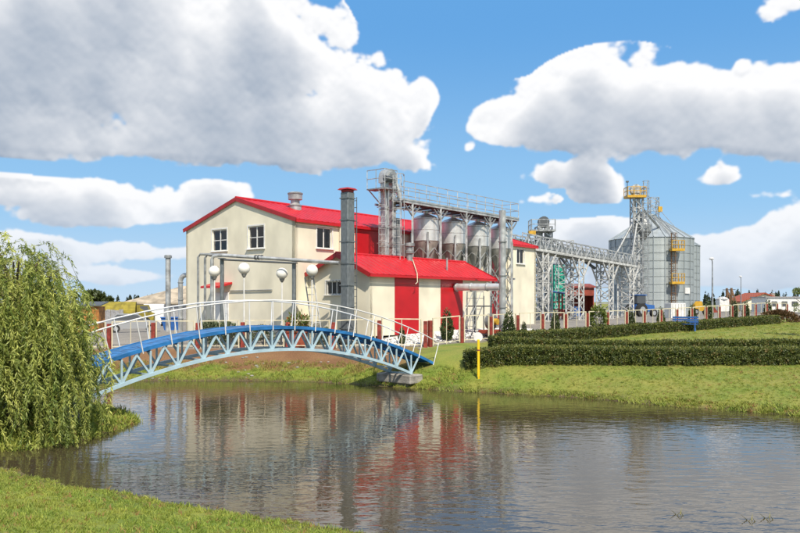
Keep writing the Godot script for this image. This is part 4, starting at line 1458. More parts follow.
func bp(t: float, y: float, off := 0.0) -> Vector3:
	var p := BA.lerp(BB, t) + Vector2(-0.749, 0.662) * off
	return pond(p.x, p.y, y)

func deck_y(t: float) -> float:
	var u := 2.0 * t - 1.0
	return 0.9 + 1.74 * (1.0 - u * u)

func chord_y(t: float) -> float:
	var u := 2.0 * t - 1.0
	return 1.87 - 1.88 * u * u

func footbridge() -> void:
	var W := 1.2
	var o := bp(0.5, 0.0, W / 2.0)
	o.y = WATER
	var b := thing("footbridge", "arched blue steel footbridge with white railings over the pond", "bridge", o)
	var lo := 0.082
	var hi := 0.918
	var N := 16
	var along := (bp(1, 0) - bp(0, 0)).normalized()
	var across := (bp(0, 0, 1) - bp(0, 0, 0)).normalized()
	# planks
	var np := 84
	for i in np:
		var t0 := float(i) / np
		var t1 := float(i + 1) / np
		var p := (bp(t0, deck_y(t0), W / 2) + bp(t1, deck_y(t1), W / 2)) / 2.0 - o
		var d := bp(t1, deck_y(t1)) - bp(t0, deck_y(t0))
		var z := d.normalized()
		var m := MB.new()
		m.box(p + Vector3.UP * 0.01, Vector3(W * SC - 0.14, 0.035, d.length() - 0.012), Basis(across, z.cross(across).normalized(), z))
		part("plank", m, M.bridge_blue, b)
	for side in 2:
		var off := W * side
		# edge beam
		var m := MB.new()
		var q := 40
		for i in q:
			var t0 := float(i) / q
			var t1 := float(i + 1) / q
			m.bar(bp(t0, deck_y(t0) - 0.01, off) - o, bp(t1, deck_y(t1) - 0.01, off) - o, 0.07, 0.10)
		part("edge_beam", m, M.bridge_blue, b)
		m = MB.new()
		for i in q:
			var t0 := lerpf(lo, hi, float(i) / q)
			var t1 := lerpf(lo, hi, float(i + 1) / q)
			m.bar(bp(t0, chord_y(t0), off) - o, bp(t1, chord_y(t1), off) - o, 0.09, 0.09)
		part("lower_chord", m, M.bridge_pale, b)
		for i in N + 1:
			var t := lerpf(lo, hi, float(i) / N)
			var n0 := bp(t, chord_y(t), off) - o
			m = MB.new()
			m.bar(n0, bp(t, deck_y(t) - 0.1, off) - o, 0.045, 0.045, along)
			part("truss_bar", m, M.bridge_pale, b)
			for s in [-0.5, 0.5]:
				var tu: float = t + s * (hi - lo) / N
				m = MB.new()
				m.bar(n0, bp(tu, deck_y(tu) - 0.1, off) - o, 0.05, 0.05, along)
				part("truss_bar", m, M.bridge_pale, b)
			m = MB.new()
			m.box(n0 + Vector3.UP * 0.06, Vector3(0.02, 0.16, 0.18), Basis(across, Vector3.UP, along))
			part("gusset", m, M.bridge_pale, b)
		# railing
		var tops := []
		for i in N + 3:
			var t := lerpf(0.0, 1.0, float(i) / (N + 2))
			var e := 0.004
			var tan := (bp(t + e, deck_y(t + e)) - bp(t - e, deck_y(t - e))).normalized()
			var up := tan.cross(across).normalized()
			if up.y < 0: up = -up
			var p := bp(t, deck_y(t), off) - o + across * (0.05 if side == 1 else -0.05)
			m = MB.new()
			m.tube([p - up * 0.1, p + up * 0.84], 0.017, 6)
			part("rail_post", m, M.white_paint, b)
			tops.append(p + up * 0.84)
		m = MB.new()
		m.tube(tops, 0.022, 8)
		part("handrail", m, M.white_paint, b)
	for i in N + 1:
		var t := lerpf(lo, hi, float(i) / N)
		var m := MB.new()
		m.bar(bp(t, chord_y(t) + 0.0, 0.05) - o, bp(t, chord_y(t) + 0.0, W - 0.05) - o, 0.05, 0.05)
		part("cross_tie", m, M.bridge_pale, b)
		m = MB.new()
		m.bar(bp(t, deck_y(t) - 0.09, 0.05) - o, bp(t, deck_y(t) - 0.09, W - 0.05) - o, 0.06, 0.08)
		part("cross_beam", m, M.bridge_blue, b)
	# abutments
	for s in [[0.085, "weathered concrete block carrying the bridge end below the annex"], [0.915, "concrete block carrying the bridge end under the willow"]]:
		var p := bp(s[0], 0.0, W / 2.0)
		var ab := thing("bridge_abutment", s[1], "abutment", Vector3(p.x, 0.0, p.z), atan2(-along.x, -along.z))
		var top := bp(s[0], chord_y(s[0])).y - 0.05
		var m := MB.new()
		m.bevel(Vector3(0, top - 0.17, 0), Vector3(1.75, 0.34, 0.75), 0.04)
		part("cap_slab", m, M.concrete, ab)
		m = MB.new()
		m.bevel(Vector3(0, (top - 0.34 - 0.3) / 2.0, 0), Vector3(1.3, top - 0.34 + 0.3, 0.55), 0.04)
		part("pier", m, M.concrete, ab)

# ------------------------------------------------------------------ fences
func fence_run(f: Node3D, pts: Array, h: float) -> void:
	var o := f.position
	for i in pts.size():
		var p: Vector3 = pts[i] - o
		var m := MB.new()
		var d: Vector3 = (pts[mini(i + 1, pts.size() - 1)] - pts[maxi(i - 1, 0)])
		d.y = 0
		d = d.normalized()
		var bs := Basis(d, Vector3.UP, d.cross(Vector3.UP))
		m.bevel(p + Vector3.UP * (h / 2.0 - 0.08), Vector3(0.17, h + 0.1, 0.17), 0.015, bs)
		part("post", m, M.post_red, f)
		if i == pts.size() - 1: break
		var q: Vector3 = pts[i + 1] - o
		var e := (q - p).normalized()
		var a := p + e * 0.19
		var b := q - e * 0.13
		for y in [[0.12, 0.035], [h + 0.05, 0.045]]:
			m = MB.new()
			m.bar(a + Vector3.UP * y[0], b + Vector3.UP * y[0], y[1], y[1])
			part("rail", m, M.frame_cream, f)
		for c in [a, b, (a + b) / 2.0]:
			m = MB.new()
			var tk: float = 0.05 if c != (a + b) / 2.0 else 0.025
			m.bar(c + Vector3.UP * 0.02, c + Vector3.UP * (h + 0.07), tk, tk)
			part("stile", m, M.frame_cream, f)

func fences() -> void:
	var h := 1.2
	var c := Vector2(1.15, 33.3)
	var left := (Vector2(-16, 34.36) - c).normalized()
	var right := (Vector2(28, 58) - c).normalized()
	var pts := []
	for i in 9:
		var p := c + left * (2.06 * i + 0.02)
		pts.append(ground_at(p.x, p.y))
	var f := thing("bank_fence", "low fence of red posts and cream frames behind the footbridge", "fence", pts[0])
	fence_run(f, pts, h)
	pts = []
	for i in 21:
		var p := c + right * (2.06 * i + 0.26)
		pts.append(ground_at(p.x, p.y))
	f = thing("garden_fence", "long fence of red posts and cream frames running towards the silos", "fence", pts[0])
	fence_run(f, pts, h)

func lamps() -> void:
	var spots := [[244.0, 34.1, 5.02, "white globe lamp on tall pole, highest of the four behind the bridge"], [214.5, 35.0, 4.93, "white globe lamp on pole beside the upright pipes of the rack"],
		[282.0, 34.7, 4.82, "white globe lamp on pole next to the pipe rack's second post"], [312.0, 34.0, 4.93, "white globe lamp on pole before the leaning ladder"]]
	for s in spots:
		var p := at(s[0], s[1])
		var g := height(p.x, s[1])
		var l := thing("globe_lamp", s[3], "lamp", Vector3(p.x, g, p.z), 0.0, "globe lamps on the far bank")
		var top: float = s[2] - g
		var m := MB.new()
		m.lathe([Vector2(0, -0.05), Vector2(0.07, -0.05), Vector2(0.07, 0.35), Vector2(0.035, 0.45), Vector2(0.03, top - 0.36), Vector2(0, top - 0.36)], 10)
		part("pole", m, M.white_paint, l)
		m = MB.new()
		m.lathe([Vector2(0.03, top - 0.42), Vector2(0.08, top - 0.36), Vector2(0.13, top - 0.25), Vector2(0.13, top - 0.2)], 12)
		part("collar", m, M.dull_steel, l)
		m = MB.new()
		var pr := []
		for k in 15:
			var a := -PI / 2 + PI * k / 14.0
			pr.append(Vector2(maxf(0.0, cos(a)) * 0.268, top + sin(a) * 0.268))
		var gl := part("globe", sphere(0.268), M.globe, l)
		gl.position.y = top

func sphere(r: float) -> SphereMesh:
	var s := SphereMesh.new()
	s.radius = r
	s.height = r * 2.0
	s.radial_segments = 24
	s.rings = 12
	return s

# ------------------------------------------------------------------ greenery
func rv(s := 1.0) -> Vector3:
	return Vector3(rng.randf_range(-1, 1), rng.randf_range(-1, 1), rng.randf_range(-1, 1)) * s

func clump(n: int, spread: float, l: float, w: float, up: float) -> ArrayMesh:
	var m := MB.new()
	m.colored = true
	for i in n:
		var d := (rv() + Vector3(0, up, 0.4)).normalized()
		var side := d.cross(rv()).normalized()
		m.col = Color(1, 1, 1) * rng.randf_range(0.7, 1.25)
		m.leaf(rv(spread), d, side, l * rng.randf_range(0.7, 1.3), w)
	return m.mesh()

func turned(dir: Vector3, p: Vector3, s: float) -> Transform3D:
	var z := dir.normalized()
	var x := z.cross(Vector3(rng.randf_range(-1, 1), rng.randf_range(-1, 1), rng.randf_range(-1, 1))).normalized()
	return Transform3D(Basis(x * s, z.cross(x) * s, z * s), p)

func hedge(called: String, label: String, pts: Array, w: float, h: float, dens: float) -> void:
	var o: Vector3 = pts[0]
	var g := thing(called, label, "hedge", o)
	var xf := []
	var cols := []
	var tone := FastNoiseLite.new()
	tone.frequency = 0.8
	tone.seed = taken.size()
	var core := MB.new()
	for i in pts.size() - 1:
		var p: Vector3 = pts[i] - o
		var q: Vector3 = pts[i + 1] - o
		var d := q - p
		var l := d.length()
		var e := d / l
		var s := Vector3(-e.z, 0, e.x).normalized()
		# the woody inside: bare twigs criss-crossing between the two faces
		for k in int(l * 26.0):
			var c0 := p + d * rng.randf() + s * rng.randf_range(-0.3, 0.3) * w
			var c1 := c0 + Vector3.UP * h * rng.randf_range(0.5, 0.92) + e * rng.randf_range(-0.25, 0.25) + s * rng.randf_range(-0.2, 0.2) * w
			core.tube([c0, c0.lerp(c1, 0.5) + rv(0.04), c1], 0.012, 4, false, 0.005)
		var area := l * (2.0 * h + w)
		for k in int(area * dens):
			var t := rng.randf()
			var r := rng.randf() * (2.0 * h + w)
			var pos: Vector3
			var dir: Vector3
			if r < w:
				pos = s * (r - w / 2.0) + Vector3.UP * h
				dir = Vector3.UP
			elif r < w + h:
				pos = s * w / 2.0 + Vector3.UP * (r - w)
				dir = s
			else:
				pos = -s * w / 2.0 + Vector3.UP * (r - w - h)
				dir = -s
			pos += p + d * t
			var bump := tone.get_noise_3dv(pos + o) * 0.1 + rng.randf_range(-0.07, 0.05)
			if k % 3 == 0: bump -= rng.randf_range(0.06, 0.24)
			pos += dir * bump
			xf.append(turned(dir + rv(0.7), pos, rng.randf_range(0.8, 1.25)))
			var leaf_tone := rng.randf() * rng.randf()
			var c := Color(0.055, 0.082, 0.018).lerp(Color(0.19, 0.20, 0.035), leaf_tone)
			if rng.randf() < 0.06: c = Color(0.20, 0.15, 0.05)
			cols.append(c)
		for end in [[p, -e], [q, e]]:
			if (i > 0 and end[1] == -e) or (i < pts.size() - 2 and end[1] == e): continue
			for k in int(w * h * dens):
				xf.append(turned(end[1] + rv(0.7), end[0] + s * rng.randf_range(-w / 2, w / 2) + Vector3.UP * rng.randf() * h, 1.0))
				cols.append(Color(0.05, 0.072, 0.018))
	var st := part("inner_twigs", core, M.twig_bark, g)
	many("foliage", clump(10, 0.06, 0.07, 0.018, 0.3), M.leaves, xf, cols, g)
	# upright leaves on the clipped top, coloured lighter to paint in its sunlit look
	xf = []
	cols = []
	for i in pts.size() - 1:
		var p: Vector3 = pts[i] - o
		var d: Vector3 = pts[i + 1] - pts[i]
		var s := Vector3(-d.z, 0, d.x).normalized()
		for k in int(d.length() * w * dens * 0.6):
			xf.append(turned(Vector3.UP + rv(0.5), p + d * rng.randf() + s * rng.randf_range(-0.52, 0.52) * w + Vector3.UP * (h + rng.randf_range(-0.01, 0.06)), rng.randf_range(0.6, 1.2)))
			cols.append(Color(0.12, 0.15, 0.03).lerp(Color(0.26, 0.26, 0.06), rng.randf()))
	many("lit_top_leaves", clump(8, 0.04, 0.06, 0.016, 0.2), M.leaves, xf, cols, g)

func shrub_mesh(n: int, shape: Callable, leaf_l: float, leaf_w: float, c0: Color, c1: Color) -> ArrayMesh:
	var m := MB.new()
	m.colored = true
	for i in n:
		var r: Array = shape.call()     # [position, outward]
		var d: Vector3 = (r[1] + rv(0.7)).normalized()
		m.col = c0.lerp(c1, rng.randf())
		m.leaf(r[0], d, d.cross(rv()).normalized(), leaf_l * rng.randf_range(0.6, 1.4), leaf_w)
	return m.mesh()

func conifer_mesh(h: float, r: float, n: int) -> ArrayMesh:
	var c := func():
		var y := h * (1.0 - sqrt(rng.randf())) * 0.98 + 0.03
		var rr := r * pow(1.0 - y / h, 0.75) * (0.75 + 0.35 * rng.randf()) * minf(1.0, 0.45 + y * 1.2)
		var a := rng.randf() * TAU
		var o := Vector3(cos(a), 0, sin(a))
		return [o * rr + Vector3.UP * y, o * 0.7 + Vector3.UP * 1.1]
	return shrub_mesh(n, c, 0.14, 0.03, Color(0.035, 0.06, 0.018), Color(0.09, 0.12, 0.035))

func willow() -> void:
	var base := pond(-9.75, 18.9, 0.45)
	base.y = height(base.x, -base.z) - 0.05
	var t := thing("weeping_willow", "small weeping willow trailing over the pond and bridge end", "tree", base)
	var H := 4.65
	var m := MB.new()
	m.tube([Vector3(0, 0, 0), Vector3(0.06, 0.6, 0.03), Vector3(-0.03, 1.3, 0), Vector3(0.0, 2.0, 0.05)], 0.19, 10, true, 0.12)
	part("trunk", m, M.bark, t)
	var tips := []
	for k in 15:
		var a := TAU * k / 15.0 + rng.randf_range(-0.2, 0.2)
		var rr := rng.randf_range(0.4, 1.4)
		var p0 := Vector3(0, rng.randf_range(1.0, 2.0), 0.03)
		var p2 := Vector3(cos(a) * rr, H - 0.5 - rr * rr * 0.4 + rng.randf_range(-0.25, 0.1), sin(a) * rr)
		var p1 := p0.lerp(p2, 0.5) + Vector3(0, 0.35, 0) - Vector3(cos(a), 0, sin(a)) * 0.15
		var l := MB.new()
		l.tube([p0, p0.lerp(p1, 0.5), p1, p1.lerp(p2, 0.6) + Vector3.UP * 0.06, p2], 0.06, 6, true, 0.015)
		part("limb", l, M.bark, t)
		tips.append(p2)
	# leafy shoots: some arch up and out, most hang; a few shapes, laid many times
	var kinds := []
	for k in 8:
		var s := MB.new()
		s.colored = true
		var pts := []
		var n := 26
		var reach := rng.randf_range(0.25, 0.75)
		var rise := rng.randf_range(0.1, 0.34)
		for i in n + 1:
			var u := float(i) / n
			pts.append(Vector3(reach * (1.0 - exp(-u * 3.0)) + 0.07 * sin(u * 5.0 + k), rise * sin(minf(1.0, u * 2.6) * PI) - 1.15 * pow(u, 1.4) * 1.25, 0.10 * sin(u * 4.0 + k * 2.0)))
		s.col = Color(0.75, 0.7, 0.45)
		s.tube([pts[0], pts[5], pts[10], pts[16], pts[26]], 0.006, 3, false, 0.002)
		for i in n:
			for q in 4:
				var tan: Vector3 = (pts[i + 1] - pts[i]).normalized()
				var d := (tan * 0.7 + Vector3(rng.randf_range(-1, 1), rng.randf_range(-0.9, 0.4), rng.randf_range(-1, 1)) * 0.95).normalized()
				s.col = Color(1, 1, 1) * rng.randf_range(0.6, 1.35)
				s.leaf(pts[i].lerp(pts[i + 1], rng.randf()), d, d.cross(rv()).normalized(), rng.randf_range(0.07, 0.14), 0.011)
		kinds.append(s.mesh())
	var xf := []
	var cols := []
	for k in 8:
		xf.append([]); cols.append([])
	var tone := FastNoiseLite.new()
	tone.seed = 12
	tone.frequency = 1.1
	for i in 1750:
		var a := rng.randf() * TAU
		var lobe := 1.0 + 0.16 * sin(a * 3.0 + 1.0) + 0.12 * sin(a * 5.0) + 0.08 * sin(a * 9.0 + 2.0)
		var rr := sqrt(rng.randf()) * 1.42 * lobe
		var env := H - 0.30 - 0.62 * pow(rr / lobe, 2.0) + 0.16 * sin(a * 4.0 + rr * 3.0)
		var y := env - pow(rng.randf(), 1.25) * (env - 0.75)
		if y < 1.6: rr *= 1.0 + 0.12 * (1.6 - y)
		var pos := Vector3(cos(a) * rr, y, sin(a) * rr)
		if tone.get_noise_3dv(pos) < -0.10 and rng.randf() < 0.75: continue
		var s := rng.randf_range(0.55, 1.25)
		s = minf(s, maxf(0.35, (y + 0.1) / 1.3))
		var b := Basis(Vector3.UP, -a + rng.randf_range(-1.0, 1.0)) * Basis(Vector3(1, 0, 0), rng.randf_range(-0.35, 0.35))
		var k := rng.randi() % 8
		xf[k].append(Transform3D(b.scaled(Vector3(s, s, s)), pos))
		cols[k].append(Color(0.14, 0.205, 0.035).lerp(Color(0.47, 0.50, 0.12), rng.randf()))
	var cr := frame_part(t, "crown")
	for k in 8: many("shoots", kinds[k], M.leaves, xf[k], cols[k], cr)

func frame_part(parent: Node, called: String) -> Node3D:
	var o := Node3D.new()
	o.name = called
	parent.add_child(o, true)
	return o

func tree(called: String, label: String, base: Vector3, h: float, r: float, n: int, l: float, c0: Color, c1: Color, group := "") -> void:
	var t := thing(called, label, "tree", base, 0.0, group)
	var m := MB.new()
	m.tube([Vector3.ZERO, Vector3(0.02, h * 0.3, 0), Vector3(-0.03, h * 0.75, 0.02)], h * 0.025, 8, true, h * 0.008)
	part("trunk", m, M.bark, t)
	for k in 6:
		var a := TAU * k / 6.0 + rng.randf()
		var b := MB.new()
		b.tube([Vector3(0, h * (0.3 + 0.06 * k), 0), Vector3(cos(a) * r * 0.35, h * (0.42 + 0.06 * k), sin(a) * r * 0.35), Vector3(cos(a) * r * 0.75, h * (0.5 + 0.06 * k), sin(a) * r * 0.75)], h * 0.01, 5, true, h * 0.003)
		part("limb", b, M.bark, t)
	var cs := []
	for k in 14:
		var a := rng.randf() * TAU
		var rr := rng.randf_range(0.1, 0.75) * r
		cs.append([Vector3(cos(a) * rr, h * rng.randf_range(0.4, 0.92), sin(a) * rr), r * rng.randf_range(0.22, 0.42)])
	var f := func():
		var q: Array = cs[rng.randi() % cs.size()]
		var d := rv().normalized()
		return [q[0] + d * q[1] * pow(rng.randf(), 0.45), d]
	part("crown", shrub_mesh(n, f, l, l * 0.3, c0, c1), M.leaves, t)

func tuft(n: int, h: float, spread: float) -> ArrayMesh:
	var m := MB.new()
	m.colored = true
	for i in n:
		var a := rng.randf() * TAU
		var o := Vector3(cos(a), 0, sin(a)) * rng.randf() * spread
		var d := (Vector3.UP + rv(0.75)).normalized()
		var s := d.cross(rv()).normalized()
		var hh := h * rng.randf_range(0.5, 1.2)
		var w := h * 0.07
		m.col = Color(1, 1, 1) * rng.randf_range(0.7, 1.25)
		var bend := Vector3(rng.randf_range(-1, 1), -0.2, rng.randf_range(-1, 1)) * hh * 0.3
		m.quad(o - s * w, o + s * w, o + d * hh * 0.55 + s * w * 0.7, o + d * hh * 0.55 - s * w * 0.7)
		m.tri(o + d * hh * 0.55 - s * w * 0.7, o + d * hh * 0.55 + s * w * 0.7, o + d * hh + bend)
	return m.mesh()

func lawn(called: String, label: String, x0: float, x1: float, z0: float, z1: float, dens: float, h: float, ok: Callable) -> void:
	var ms := [tuft(11, h, h * 0.8), tuft(9, h * 1.3, h), tuft(11, h * 0.75, h * 1.1)]
	var root := Node3D.new()
	root.name = numbered(called)
	add_child(root, true)
	tag(root, label, "grass", "", "stuff")
	var xf := [[], [], []]
	var cols := [[], [], []]
	for i in int((x1 - x0) * (z1 - z0) * dens):
		var x := rng.randf_range(x0, x1)
		var z := rng.randf_range(z0, z1)
		var y := height(x, z)
		if not ok.call(x, z, y): continue
		var k := rng.randi() % 3
		var c := ground_color(x, z, maxf(y, WATER + 0.2))
		c = c.lerp(Color(0.155, 0.245, 0.03).lerp(Color(0.40, 0.41, 0.08), rng.randf()), 0.55)
		c *= rng.randf_range(0.8, 1.2)
		if rng.randf() < 0.06: c = Color(0.32, 0.19, 0.07)
		var s := rng.randf_range(0.6, 1.25)
		xf[k].append(Transform3D(Basis(Vector3.UP, rng.randf() * TAU).scaled(Vector3(s, s * rng.randf_range(0.7, 1.2), s)), Vector3(x, y - 0.01, -z)))
		cols[k].append(c)
	for k in 3: many("tufts", ms[k], M.grass, xf[k], cols[k], root)

func greenery() -> void:
	mat("twig_bark", lin(0.19, 0.145, 0.10), 0.95)
	willow()
	var pg := func(x, z):
		var p := pond(x, z)
		return ground_at(p.x, -p.z)
	var pts := []
	for i in 9: pts.append(pg.call(2.75 + i * 2.0, 31.3 - 0.02 * i))
	hedge("clipped_hedge", "dark clipped hedge directly above the pond lawn, nearest the water", pts, 0.85, 0.57, 250.0)
	pts = []
	for i in 9: pts.append(pg.call(4.3 + i * 2.4, 35.6 + 0.03 * i))
	hedge("clipped_hedge", "low clipped hedge standing behind the one nearest the water", pts, 0.8, 0.46, 190.0)
	pts = []
	for i in 11:
		var u := i / 10.0
		var x := lerpf(4.8, 25.5, u)
		var z := 33.3 + (x - 1.15) * 0.92 - 1.5 - 3.2 * u
		pts.append(ground_at(x, z))
	hedge("clipped_hedge", "clipped hedge following the red posted fence past the blue bench", pts, 0.7, 0.5, 150.0)
	# lawns
	var dry := func(x, z, y): return y > WATER + 0.015
	lawn("bank_grass", "short yellow green lawn on the slope below the willow", -9.6, 0.4, 7.0, 16.0, 210.0, 0.065, func(x, z, y): return y > WATER + 0.02 and absf(x) < 0.56 * z + 0.6)
	lawn("lawn_grass", "mown lawn between the pond and the clipped hedge", 1.0, 16.0, 20.0, 28.4, 85.0, 0.07, func(x, z, y): return y > WATER + 0.01 and absf(x) < 0.56 * z + 0.5)
	lawn("shore_grass", "ragged grass along the far shore under the bridge", -15.0, 3.0, 27.5, 33.0, 75.0, 0.12, func(x, z, y): return y > WATER + 0.0 and y < 0.95 + 0.2 * zone_noise.get_noise_2d(x * 3.0, z * 3.0) and beyond(x, z) < -0.2)
	lawn("tongue_grass", "rank grass on the tongue of land under the willow", -9.8, -6.6, 15.6, 22.5, 120.0, 0.16, func(x, z, y): return y > WATER - 0.01)
	lawn("garden_grass", "bright lawn behind the hedges around the blue bench", 4.0, 30.0, 29.5, 52.0, 26.0, 0.08, func(x, z, y): return beyond(x, z) < -1.6)
	lawn("fringe_grass", "tall brownish grass fringing the water's edge below the hedge", 0.5, 16.0, 18.0, 28.0, 130.0, 0.12, func(x, z, y): return y > WATER - 0.02 and y < WATER + 0.13 + 0.1 * zone_noise.get_noise_2d(x * 4.0, z * 4.0) and absf(x) < 0.56 * z + 0.5)
	# conifers along the fence
	var cm := conifer_mesh(1.45, 0.32, 900)
	var tr := MB.new()
	tr.tube([Vector3.ZERO, Vector3(0, 1.2, 0)], 0.03, 5, true, 0.01)
	var trm := tr.mesh()
	var cons := [[447.0, 35.2, 1.05, "slender thuja before the annex's second red panel"], [509.0, 36.7, 1.05, "slender thuja at the foot of the tall exhaust pipe"], [524.0, 39.2, 0.5, "tiny thuja before the hall's right corner"], [555.5, 41.6, 0.85, "thuja before the white gallery's first leg"],
		[630.5, 46.6, 0.95, "thuja behind the fence before the gallery's last leg"], [661.0, 49.5, 0.9, "thuja behind the fence before the silo ladder"], [692.5, 52.5, 1.0, "thuja behind the fence beside the silo's right edge"], [709.0, 54.5, 1.05, "thuja behind the fence by the street light pole"],
		[734.0, 57.5, 1.1, "thuja behind the far fence panels, nearer the street light"], [746.0, 59.0, 1.0, "thuja behind the far fence panels, nearer the white shed"], [768.0, 60.0, 1.1, "thuja at the far end of the fence"], [402.0, 33.9, 0.55, "tiny thuja behind the footbridge railing end"]]
	for c in cons:
		var x: float = (c[0] - 400.0) / F * c[1]
		var t := thing("thuja", c[3], "conifer", ground_at(x, c[1]), rng.randf() * TAU, "thujas along the fence")
		t.scale = Vector3.ONE * c[2]
		part("trunk", trm, M.bark, t)
		part("foliage", cm, M.needles, t)
	# climber on the fence
	var ball := func():
		var d := rv().normalized()
		return [Vector3(d.x * 0.5, d.y * 0.75, d.z * 0.4) * (0.6 + 0.4 * rng.randf()) + Vector3(0, 0.8, 0), d]
	var p := ground_at((598.0 - 400.0) / F * 42.6, 42.6)
	var vi := thing("climbing_vine", "loose green vine bush overgrowing a fence panel", "shrub", p)
	part("foliage", shrub_mesh(900, ball, 0.14, 0.05, Color(0.09, 0.13, 0.025), Color(0.18, 0.22, 0.05)), M.leaves, vi)
	var stm := MB.new()
	for k in 4: stm.tube([Vector3(0.05 * k - 0.1, 0, 0), Vector3(0.12 * k - 0.2, 0.7, 0.05), Vector3(0.2 * k - 0.3, 1.2, 0)], 0.015, 5)
	part("stem", stm, M.bark, vi)
	# junipers behind the bridge
	var low := func():
		var a := rng.randf() * TAU
		var e := rng.randf() * PI / 2
		var d := Vector3(cos(a) * cos(e), sin(e), sin(a) * cos(e))
		return [Vector3(d.x * 0.72, d.y * 0.75, d.z * 0.6) * (0.65 + 0.4 * rng.randf()), d + Vector3.UP * 0.3]
	var jm := shrub_mesh(1500, low, 0.13, 0.02, Color(0.06, 0.085, 0.04), Color(0.16, 0.19, 0.10))
	for q in [[210.0, 34.75, 1.25, "grey green juniper mound below the upright pipes"], [226.0, 34.6, 1.2, "grey green juniper mound by the pipe rack's first post"], [262.0, 34.9, 0.9, "low juniper mound between the rack posts"], [327.0, 34.3, 0.9, "low juniper mound by the steel chimney"]]:
		var x: float = (q[0] - 400.0) / F * q[1]
		var s := thing("juniper", q[3], "shrub", ground_at(x, q[1]), rng.randf() * TAU, "junipers behind the bridge")
		s.scale = Vector3.ONE * q[2]
		part("foliage", jm, M.needles, s)
	# far right garden tree
	p = ground_at(at(806.0, 39.0).x, 39.0)
	tree("young_tree", "young leafy tree at the far end of the garden hedge", p, 3.0, 0.75, 2200, 0.09, Color(0.10, 0.14, 0.04), Color(0.28, 0.32, 0.14))
	# planter shrub mound right of the fence
	var brown := func():
		var a := rng.randf() * TAU
		var e := rng.randf() * PI / 2
		var d := Vector3(cos(a) * cos(e), sin(e), sin(a) * cos(e))
		return [Vector3(d.x * 1.6, d.y * 0.75, d.z * 0.8) * (0.7 + 0.35 * rng.randf()), d]
	var bm := shrub_mesh(2200, brown, 0.16, 0.05, Color(0.10, 0.06, 0.03), Color(0.17, 0.10, 0.05))
	var bs := thing("barberry", "brown red barberry mound at the hedge's far end", "shrub", ground_at(at(779.0, 53.0).x, 53.0))
	part("foliage", bm, M.leaves, bs)
	# water weeds near the near shore
	var wm := tuft(9, 0.22, 0.1)
	for q in [[680.0, 11.2, "small yellow green water weed, larger clump poking from the pond"], [770.0, 11.0, "small water weed poking up near the near shore"], [752.0, 10.9, "thin water weed stems by the near shore"]]:
		var x: float = (q[0] - 400.0) / F * q[1] * 1.0
		var wd := thing("water_weed", q[2], "weed", Vector3(x, WATER - 0.1, -q[1]))
		var mm := part("stems", wm, M.grass_weed, wd)

func woods() -> void:
	var m := MB.new()
	m.colored = true
	for i in 150:
		var px := rng.randf_range(60.0, 330.0) if i % 2 == 0 else rng.randf_range(640.0, 860.0)
		var z := rng.randf_range(330.0, 420.0)
		var p := at(px, z, 1.6)
		var h := rng.randf_range(5.0, 8.0) * (1.0 if i % 2 == 1 else 0.75)
		for k in 70:
			var y := h * (0.06 + 0.94 * rng.randf())
			var rr := 1.9 * pow(1.0 - y / h, 0.7) + 0.12
			var a := rng.randf() * TAU
			var d := Vector3(cos(a), rng.randf_range(-0.5, 0.4), sin(a)).normalized()
			m.col = Color(0.018, 0.032, 0.016).lerp(Color(0.05, 0.07, 0.03), rng.randf())
			m.leaf(p + Vector3(0, y, 0), d, d.cross(rv()).normalized(), rr, 0.55)
	var o := part("far_wood", m, M.needles, self)
	tag(o, "dark conifer wood on the horizon", "wood", "", "stuff")

# ------------------------------------------------------------------ far things
func wheel(parent: Node, p: Vector3, r: float, w: float, axis: Vector3) -> void:
	var m := MB.new()
	m.tube([p - axis * w / 2, p + axis * w / 2], r, 16)
	var t := part("wheel", m, M.rubber, parent)
	m = MB.new()
	m.tube([p - axis * (w / 2 + 0.01), p + axis * (w / 2 + 0.01)], r * 0.55, 12)
	part("rim", m, M.car_silver, t)

# a body swept across the car's width from a side outline (x along, y up)
func sweep(outline: Array, w: float, tuck: float) -> MB:
	var m := MB.new()
	var n := outline.size()
	var idx := Geometry2D.triangulate_polygon(PackedVector2Array(outline))
	for s in [-1.0, 1.0]:
		for k in range(0, idx.size(), 3):
			var q := []
			for j in 3:
				var o: Vector2 = outline[idx[k + j]]
				q.append(Vector3(o.x, o.y, s * (w / 2 - (tuck if o.y > 0.9 else 0.0))))
			m.trin(q[0], q[1], q[2], Vector3(0, 0, s), Vector3(0, 0, s), Vector3(0, 0, s))
	var c := Vector2.ZERO
	for o in outline: c += o / n
	for k in n:
		var a: Vector2 = outline[k]
		var b: Vector2 = outline[(k + 1) % n]
		var wa := w / 2 - (tuck if a.y > 0.9 else 0.0)
		var wb := w / 2 - (tuck if b.y > 0.9 else 0.0)
		var e := b - a
		var nn := Vector3(e.y, -e.x, 0).normalized()
		if nn.dot(Vector3((a.x + b.x) / 2 - c.x, (a.y + b.y) / 2 - c.y, 0)) < 0: nn = -nn
		m.trin(Vector3(a.x, a.y, -wa), Vector3(a.x, a.y, wa), Vector3(b.x, b.y, wb), nn, nn, nn)
		m.trin(Vector3(a.x, a.y, -wa), Vector3(b.x, b.y, wb), Vector3(b.x, b.y, -wb), nn, nn, nn)
	return m

func V(x: float, y: float) -> Vector2:
	return Vector2(x, y)

